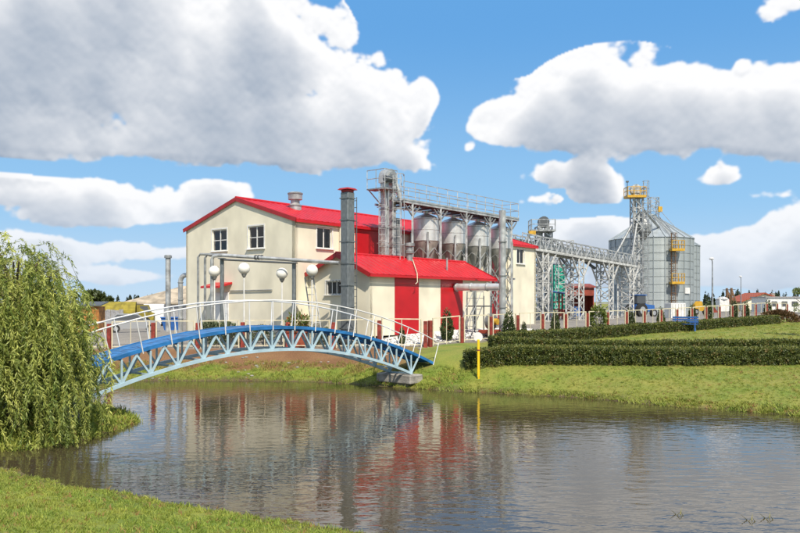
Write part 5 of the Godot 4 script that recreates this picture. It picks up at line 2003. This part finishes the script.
func background_left() -> void:
	var g := func(px, z): return ground_at((px - 400.0) / F * z, z)
	# car
	var c := thing("parked_car", "silver hatchback parked in the yard beyond the fence", "car", g.call(133.0, 56.0), 0.35)
	var m := sweep([V(-1.9, 0.3), V(1.9, 0.3), V(1.95, 0.62), V(1.75, 0.8), V(0.95, 0.92), V(0.35, 1.36), V(-1.15, 1.4), V(-1.75, 0.95), V(-1.95, 0.85)], 1.65, 0.22)
	part("body", m, M.car_silver, c)
	m = sweep([V(0.78, 0.93), V(0.3, 1.3), V(-1.1, 1.33), V(-1.55, 0.94)], 1.67, 0.2)
	part("window", m, M.dark_steel, c)
	for x in [-1.2, 1.2]:
		for z in [-0.75, 0.75]: wheel(c, Vector3(x, 0.3, z), 0.3, 0.2, Vector3(0, 0, 1))
	for z in [-0.6, 0.6]:
		m = MB.new()
		m.box(Vector3(1.92, 0.66, z), Vector3(0.08, 0.12, 0.26))
		part("headlight", m, M.white_paint, c)
	# van
	c = thing("parked_van", "white box van parked near the slim stack", "van", g.call(154.5, 74.0), 1.85)
	m = sweep([V(-2.3, 0.4), V(2.3, 0.4), V(2.3, 1.0), V(1.9, 1.2), V(1.45, 1.9), V(1.2, 2.0), V(-2.3, 2.0)], 1.8, 0.06)
	part("body", m, M.van_white, c)
	m = MB.new()
	m.bevel(Vector3(-0.7, 1.45, 0), Vector3(3.1, 1.35, 1.86), 0.06)
	part("cargo_box", m, M.van_white, c)
	m = sweep([V(1.82, 1.22), V(1.42, 1.82), V(1.0, 1.84), V(1.0, 1.22)], 1.83, 0.07)
	part("window", m, M.dark_steel, c)
	for x in [-1.4, 1.5]:
		for z in [-0.8, 0.8]: wheel(c, Vector3(x, 0.36, z), 0.36, 0.22, Vector3(0, 0, 1))
	# olive truck
	c = thing("tarp_truck", "olive yellow truck with rounded tarpaulin cover in the left yard", "truck", g.call(125.0, 70.0), 0.25)
	m = MB.new()
	var prof := []
	for k in 13:
		var a := PI * k / 12.0
		prof.append(Vector2(cos(a) * 1.1, 1.35 + sin(a) * 1.05))
	for k in 12:
		var p: Vector2 = prof[k]
		var q: Vector2 = prof[k + 1]
		m.quad(Vector3(-2.4, p.y, p.x), Vector3(1.0, p.y, p.x), Vector3(1.0, q.y, q.x), Vector3(-2.4, q.y, q.x))
		m.tri(Vector3(1.0, 1.35, 0), Vector3(1.0, p.y, p.x), Vector3(1.0, q.y, q.x))
		m.tri(Vector3(-2.4, 1.35, 0), Vector3(-2.4, q.y, q.x), Vector3(-2.4, p.y, p.x))
	m.span(Vector3(-2.4, 0.95, -1.1), Vector3(1.0, 1.35, 1.1))
	part("tarpaulin", m, M.olive_tarp, c)
	m = sweep([V(1.1, 0.6), V(2.6, 0.6), V(2.6, 1.3), V(2.3, 1.4), V(2.05, 2.1), V(1.1, 2.1)], 2.0, 0.08)
	part("cab", m, M.olive_tarp, c)
	m = sweep([V(2.25, 1.42), V(2.05, 2.0), V(1.4, 2.0), V(1.4, 1.42)], 2.03, 0.08)
	part("window", m, M.dark_steel, c)
	m = MB.new()
	m.span(Vector3(-2.4, 0.65, -0.5), Vector3(2.5, 0.9, 0.5))
	part("chassis", m, M.dark_steel, c)
	for x in [-1.7, 1.9]:
		for z in [-0.9, 0.9]: wheel(c, Vector3(x, 0.48, z), 0.48, 0.3, Vector3(0, 0, 1))
	# orange shed and grey sheet fence
	var s := thing("orange_shed", "orange plank shed half hidden by the willow", "shed", g.call(86.0, 58.0), 0.1)
	for k in 8:
		m = MB.new()
		m.bevel(Vector3(-1.2 + k * 0.32, 1.0, 0.85), Vector3(0.31, 2.0, 0.06), 0.01)
		part("plank", m, M.orange_wood, s)
	m = MB.new()
	m.span(Vector3(-1.36, 0, -0.8), Vector3(1.2, 2.0, 0.8))
	part("wall", m, M.orange_wood, s)
	m = MB.new()
	m.hexa([Vector3(-1.6, 2.02, 1.1), Vector3(1.4, 2.02, 1.1), Vector3(1.4, 2.3, -1.0), Vector3(-1.6, 2.3, -1.0), Vector3(-1.6, 2.1, 1.1), Vector3(1.4, 2.1, 1.1), Vector3(1.4, 2.38, -1.0), Vector3(-1.6, 2.38, -1.0)])
	part("roof", m, M.dark_steel, s)
	var p0: Vector3 = g.call(94.0, 64.0)
	s = thing("sheet_fence", "grey upright sheet metal fence beside the orange shed", "fence", p0)
	for k in 7:
		m = MB.new()
		m.box(Vector3(0.16 + k * 0.36, 0.85, 0.02 * (k % 2)), Vector3(0.34, 1.8 - 0.08 * (k % 3), 0.04))
		part("sheet", m, M.grey_sheet, s)
	# tan roofed warehouse
	s = thing("tan_warehouse", "long low warehouse with big tan roof behind the slim stack", "building", at(186.0, 96.0, 1.3))
	m = MB.new()
	m.span(Vector3(-5.6, 0, -6), Vector3(8, 2.0, 6))
	part("wall", m, M.grey_sheet, s)
	m = MB.new()
	m.hexa([Vector3(-6.2, 1.95, 6.4), Vector3(8, 1.95, 6.4), Vector3(8, 2.0, -6.4), Vector3(-6.2, 2.0, -6.4), Vector3(-6.2, 2.1, 6.4), Vector3(8, 2.1, 6.4), Vector3(8, 4.2, 0), Vector3(-0.5, 4.2, 0)])
	m.hexa([Vector3(-6.2, 1.9, 6.4), Vector3(8, 1.9, 6.4), Vector3(8, 1.9, -6.4), Vector3(-6.2, 1.9, -6.4), Vector3(-0.5, 4.25, 0.02), Vector3(8, 4.25, 0.02), Vector3(8, 4.25, -0.02), Vector3(-0.5, 4.25, -0.02)])
	part("roof", m, M.tan_roof, s)
	# blue machine beside the gooseneck
	s = thing("blue_skip", "small blue skip beside the gooseneck duct", "skip", g.call(171.5, 54.0), 0.3)
	m = MB.new()
	m.hexa([Vector3(-0.5, 0.1, 0.4), Vector3(0.5, 0.1, 0.4), Vector3(0.5, 0.1, -0.4), Vector3(-0.5, 0.1, -0.4), Vector3(-0.75, 1.0, 0.55), Vector3(0.75, 1.0, 0.55), Vector3(0.75, 1.0, -0.55), Vector3(-0.75, 1.0, -0.55)])
	part("body", m, M.tractor_blue, s)
	for z in [-0.56, 0.56]:
		m = MB.new()
		m.bar(Vector3(-0.78, 1.0, z), Vector3(0.78, 1.0, z), 0.06, 0.06)
		part("rim", m, M.tractor_blue, s)
	for q in [[99.0, 190.0, 4.2, "round green tree on the horizon beside the orange shed"], [92.0, 200.0, 5.2, "taller green tree on the horizon behind the willow's edge"], [107.0, 210.0, 3.6, "small dark tree on the horizon above the olive truck"]]:
		tree("horizon_tree", q[3], at(q[0], q[1], 1.3), q[2], q[2] * 0.42, 900, 0.9, Color(0.04, 0.06, 0.02), Color(0.10, 0.13, 0.04), "trees on the left horizon")
	woods()

func background_right() -> void:
	# white shed with a tiled gable building behind it
	var s := thing("gabled_house", "cream house with low orange red gable roof beyond the fence", "building", at(764.0, 150.0, 1.9))
	var m := MB.new()
	m.span(Vector3(-4.2, 0, -8), Vector3(4.2, 1.7, 0))
	m.hexa([Vector3(-4.2, 1.7, 0), Vector3(4.2, 1.7, 0), Vector3(4.2, 1.7, -8), Vector3(-4.2, 1.7, -8), Vector3(-0.01, 3.2, 0), Vector3(0.01, 3.2, 0), Vector3(0.01, 3.2, -8), Vector3(-0.01, 3.2, -8)])
	part("wall", m, M.cream, s)
	for q in [-1.0, 1.0]:
		m = MB.new()
		m.hexa([Vector3(4.8 * q, 1.5, 0.4), Vector3(0.0, 3.25, 0.4), Vector3(0.0, 3.25, -8.4), Vector3(4.8 * q, 1.5, -8.4), Vector3(4.8 * q, 1.75, 0.4), Vector3(0.0, 3.5, 0.4), Vector3(0.0, 3.5, -8.4), Vector3(4.8 * q, 1.75, -8.4)])
		part("roof", m, M.terracotta, s)
	m = MB.new()
	m.span(Vector3(2.6, 2.6, -3.0), Vector3(3.3, 3.4, -2.2))
	part("chimney", m, M.concrete, s)
	s = thing("white_shed", "long white shed beyond the end of the fence", "building", at(783.0, 118.0, 1.9))
	m = MB.new()
	m.span(Vector3(-2.6, 0, -5), Vector3(9, 2.3, 0))
	part("wall", m, M.white_paint, s)
	m = MB.new()
	m.span(Vector3(-2.8, 2.3, -5.2), Vector3(9.2, 2.45, 0.2))
	part("roof", m, M.grey_sheet, s)
	for k in 5:
		m = MB.new()
		m.span(Vector3(-1.8 + k * 1.6, 0.9, 0.0), Vector3(-0.9 + k * 1.6, 1.7, 0.03))
		part("window", m, M.dark_steel, s)
	# street lights
	for q in [[712.5, 80.0, 7.2, "tall grey street light pole beside the silos"], [741.0, 130.0, 7.0, "thin distant street light pole left of the gabled house"]]:
		s = thing("street_light", q[3], "street light", at(q[0], q[1], 1.9))
		m = MB.new()
		m.lathe([Vector2(0, 0), Vector2(0.13, 0), Vector2(0.06, q[2] - 1.9 + 0.0), Vector2(0, q[2] - 1.9)], 8)
		part("pole", m, M.dull_steel, s)
		var y: float = q[2] - 1.9
		m = MB.new()
		m.tube([Vector3(0, y, 0), Vector3(-0.05, y + 0.6, 0.1), Vector3(-0.25, y + 0.85, 0.4)], 0.05, 6)
		part("arm", m, M.dull_steel, s)
		m = MB.new()
		m.lathe([Vector2(0, -0.14), Vector2(0.2, -0.1), Vector2(0.26, 0.0), Vector2(0.16, 0.12), Vector2(0, 0.16)], 10, Vector3(-0.3, y + 0.9, 0.5))
		part("lamp_head", m, M.white_paint, s)
	for q in [[727.0, 130.0, "leaning lattice utility pole beside a second one"], [731.5, 128.0, "second lattice utility pole with angled stay"]]:
		s = thing("utility_pole", q[2], "pole", at(q[0], q[1], 1.9))
		m = MB.new()
		m.bar(Vector3(0, 0, 0), Vector3(0, 4.0, 0), 0.3, 0.3)
		m.bar(Vector3(1.3, 0, 0), Vector3(0.05, 3.7, 0), 0.22, 0.22)
		part("shaft", m, M.rust, s)
		m = MB.new()
		m.bar(Vector3(-0.7, 3.7, 0), Vector3(0.7, 3.7, 0), 0.12, 0.12)
		part("crossarm", m, M.dark_steel, s)
	# things standing in the yard behind the fence
	s = thing("white_container", "white container box standing in the yard below the silos", "container", at(675.0, 70.0, 1.85), 0.2)
	m = MB.new()
	m.bevel(Vector3(0, 0.8, 0), Vector3(1.5, 1.5, 1.2), 0.03)
	part("body", m, M.white_paint, s)
	for k in 5:
		m = MB.new()
		m.box(Vector3(-0.6 + k * 0.3, 0.8, 0.61), Vector3(0.05, 1.35, 0.04))
		part("rib", m, M.white_steel, s)
	s = thing("blue_tractor", "blue tractor parked at the foot of the gallery's far leg", "tractor", at(641.0, 82.0, 1.85), 0.5)
	m = sweep([V(-1.2, 0.6), V(1.6, 0.6), V(1.6, 1.3), V(0.4, 1.4), V(0.3, 1.5), V(-1.2, 1.4)], 0.9, 0.0)
	part("body", m, M.tractor_blue, s)
	m = MB.new()
	m.bevel(Vector3(-0.5, 1.9, 0), Vector3(1.3, 0.9, 1.2), 0.05)
	part("cab", m, M.dark_steel, s)
	m = MB.new()
	m.bevel(Vector3(-0.5, 2.4, 0), Vector3(1.5, 0.1, 1.35), 0.03)
	part("cab_roof", m, M.tractor_blue, s)
	for z in [-0.75, 0.75]:
		wheel(s, Vector3(-0.7, 0.75, z), 0.75, 0.4, Vector3(0, 0, 1))
		wheel(s, Vector3(1.1, 0.45, z), 0.45, 0.3, Vector3(0, 0, 1))
	s = thing("yellow_loader", "yellow loader with raised arm behind the fence by the street light", "loader", at(701.0, 92.0, 1.9), -0.3)
	m = sweep([V(-1.0, 0.5), V(0.8, 0.5), V(0.8, 1.0), V(0.2, 1.05), V(0.1, 1.7), V(-0.6, 1.7), V(-1.0, 1.1)], 1.0, 0.1)
	part("body", m, M.yellow_paint, s)
	m = MB.new()
	m.bar(Vector3(0.2, 1.0, 0.4), Vector3(1.4, 0.9, 0.4), 0.12, 0.16)
	m.bar(Vector3(0.2, 1.0, -0.4), Vector3(1.4, 0.9, -0.4), 0.12, 0.16)
	part("arm", m, M.yellow_paint, s)
	m = MB.new()
	m.hexa([Vector3(1.3, 0.3, 0.6), Vector3(1.9, 0.35, 0.6), Vector3(1.9, 0.35, -0.6), Vector3(1.3, 0.3, -0.6), Vector3(1.3, 1.0, 0.6), Vector3(1.45, 1.0, 0.6), Vector3(1.45, 1.0, -0.6), Vector3(1.3, 1.0, -0.6)])
	part("bucket", m, M.shed_red, s)
	for x in [-0.6, 0.6]:
		for z in [-0.5, 0.5]: wheel(s, Vector3(x, 0.4, z), 0.4, 0.25, Vector3(0, 0, 1))
	s = thing("gate_booth", "small white booth with rounded roof beyond the fence", "booth", at(722.5, 125.0, 1.9))
	m = MB.new()
	m.bevel(Vector3(0, 1.0, 0), Vector3(1.6, 2.0, 1.6), 0.05)
	part("wall", m, M.white_paint, s)
	m = MB.new()
	m.lathe([Vector2(0, 2.5), Vector2(0.6, 2.4), Vector2(1.0, 2.1), Vector2(1.0, 2.0)], 12)
	part("roof", m, M.white_steel, s)

# ------------------------------------------------------------------ small things near the pond
func small_things() -> void:
	# marker post with round sign
	var p := at(478.5, 27.55)
	var s := thing("marker_post", "yellow marker post with round white sign disc by the hedge end", "sign", ground_at(p.x, 27.55))
	var m := MB.new()
	m.bevel(Vector3(0, 0.68, 0), Vector3(0.085, 1.5, 0.085), 0.008)
	part("post", m, M.sign_yellow, s)
	m = MB.new()
	m.tube([Vector3(0, 1.02, 0.0), Vector3(0, 1.06, 0.0)], 0.062, 8)
	part("band", m, M.post_red, s)
	m = MB.new()
	m.tube([Vector3(-0.01, 1.52, -0.046), Vector3(-0.01, 1.52, -0.062)], 0.17, 24)
	part("sign_disc", m, M.white_paint, s)
	# bench
	p = at(685.0, 44.0)
	var b := thing("garden_bench", "blue slatted garden bench on the lawn before the fence", "bench", ground_at(p.x, 44.0), -0.45)
	for k in 3:
		m = MB.new()
		m.bevel(Vector3(0, 0.43, -0.12 + k * 0.14), Vector3(1.45, 0.035, 0.12), 0.006)
		part("seat_slat", m, M.bench_blue, b)
	for k in 3:
		m = MB.new()
		m.bevel(Vector3(0, 0.56 + k * 0.13, -0.24 - k * 0.03), Vector3(1.45, 0.1, 0.03), 0.006)
		part("back_slat", m, M.bench_blue, b)
	for x in [-0.55, 0.55]:
		for q in [[-0.2, -0.24], [0.2, 0.2]]:
			m = MB.new()
			m.bar(Vector3(x, -0.03, q[0]), Vector3(x, 0.41, q[1]), 0.06, 0.06)
			part("leg", m, M.bench_blue, b)
		m = MB.new()
		m.bar(Vector3(x, 0.4, -0.23), Vector3(x, 0.9, -0.34), 0.05, 0.04)
		part("back_support", m, M.bench_blue, b)
	# planter
	p = at(298.0, 34.0)
	s = thing("flower_planter", "square terracotta planter with flowers behind the bridge crown", "planter", ground_at(p.x, 34.0))
	s.scale = Vector3.ONE * 1.25
	m = MB.new()
	m.hexa([Vector3(-0.26, -0.03, 0.26), Vector3(0.26, -0.03, 0.26), Vector3(0.26, -0.03, -0.26), Vector3(-0.26, -0.03, -0.26), Vector3(-0.32, 0.5, 0.32), Vector3(0.32, 0.5, 0.32), Vector3(0.32, 0.5, -0.32), Vector3(-0.32, 0.5, -0.32)])
	part("pot", m, M.terracotta, s)
	m = MB.new()
	m.bevel(Vector3(0, 0.52, 0), Vector3(0.7, 0.06, 0.7), 0.01)
	part("rim", m, M.terracotta, s)
	var ball := func():
		var d := rv().normalized()
		return [Vector3(d.x * 0.42, absf(d.y) * 0.55 + 0.6, d.z * 0.42) * (0.7 + 0.4 * rng.randf()), d + Vector3.UP * 0.4]
	part("foliage", shrub_mesh(500, ball, 0.14, 0.03, Color(0.08, 0.12, 0.03), Color(0.2, 0.22, 0.07)), M.leaves, s)
	part("flower_heads", shrub_mesh(160, ball, 0.06, 0.03, Color(0.5, 0.06, 0.03), Color(0.6, 0.2, 0.05)), M.leaves, s)
	# chain barrier
	var a := at(231.0, 34.3)
	var e := at(332.0, 33.75)
	var pa := ground_at(a.x, 34.3)
	s = thing("chain_barrier", "black chain sagging between short posts behind the bridge", "barrier", pa)
	var n := 6
	var tops := []
	for i in n + 1:
		var q := a.lerp(e, float(i) / n)
		var gp := ground_at(q.x, -q.z) - pa
		m = MB.new()
		m.lathe([Vector2(0, -0.03), Vector2(0.05, -0.03), Vector2(0.05, 0.82), Vector2(0.075, 0.86), Vector2(0.05, 0.93), Vector2(0, 0.94)], 8, gp)
		part("post", m, M.dark_steel, s)
		tops.append(gp + Vector3.UP * 0.8)
	for i in n:
		m = MB.new()
		var pts := []
		for k in 9:
			var u := k / 8.0
			pts.append(tops[i].lerp(tops[i + 1], u) - Vector3.UP * 0.25 * (1.0 - pow(2 * u - 1, 2)))
		m.tube(pts, 0.025, 6)
		part("chain", m, M.dark_steel, s)
	# white pebbles along the foot of the annex
	var ms := MB.new()
	ms.colored = true
	ms.lathe([Vector2(0, -0.5), Vector2(0.42, -0.3), Vector2(0.55, 0.0), Vector2(0.36, 0.32), Vector2(0, 0.42)], 6)
	var xf := []
	var cols := []
	for i in 4500:
		var x := rng.randf_range(-0.5, 13.5)
		var z := rng.randf_range(4.15, 5.9)
		if rng.randf() < 0.25: z = rng.randf_range(4.15, 6.6)
		var w := fac(x, 0, z)
		w.y = height(w.x, -w.z)
		if beyond(w.x, -w.z) < 0.1: continue
		var sz := rng.randf_range(0.04, 0.11)
		xf.append(Transform3D(Basis(Vector3.UP, rng.randf() * TAU).scaled(Vector3(sz, sz * 0.7, sz)), w + Vector3.UP * sz * 0.15))
		cols.append(Color(1, 1, 1) * rng.randf_range(0.75, 1.15))
	var gv := many("white_pebbles", ms.mesh(), M.pebble, xf, cols, self)
	tag(gv, "strip of white pebbles along the foot of the annex", "pebbles", "", "stuff")
	# loose stones on the earth bank
	var sm := []
	for i in 40:
		var x := rng.randf_range(-12.0, 1.0)
		var z := rng.randf_range(30.6, 32.6)
		var y := height(x, z)
		if y < WATER + 0.02: continue
		var sz := rng.randf_range(0.05, 0.14)
		sm.append(Transform3D(Basis(Vector3.UP, rng.randf() * TAU).scaled(Vector3(sz * 1.3, sz * 0.8, sz)), Vector3(x, y + sz * 0.1, -z)))
	var st := many("bank_stones", ms.mesh(), M.concrete, sm, [], self)
	tag(st, "loose pale stones scattered on the earth bank", "stones", "", "stuff")
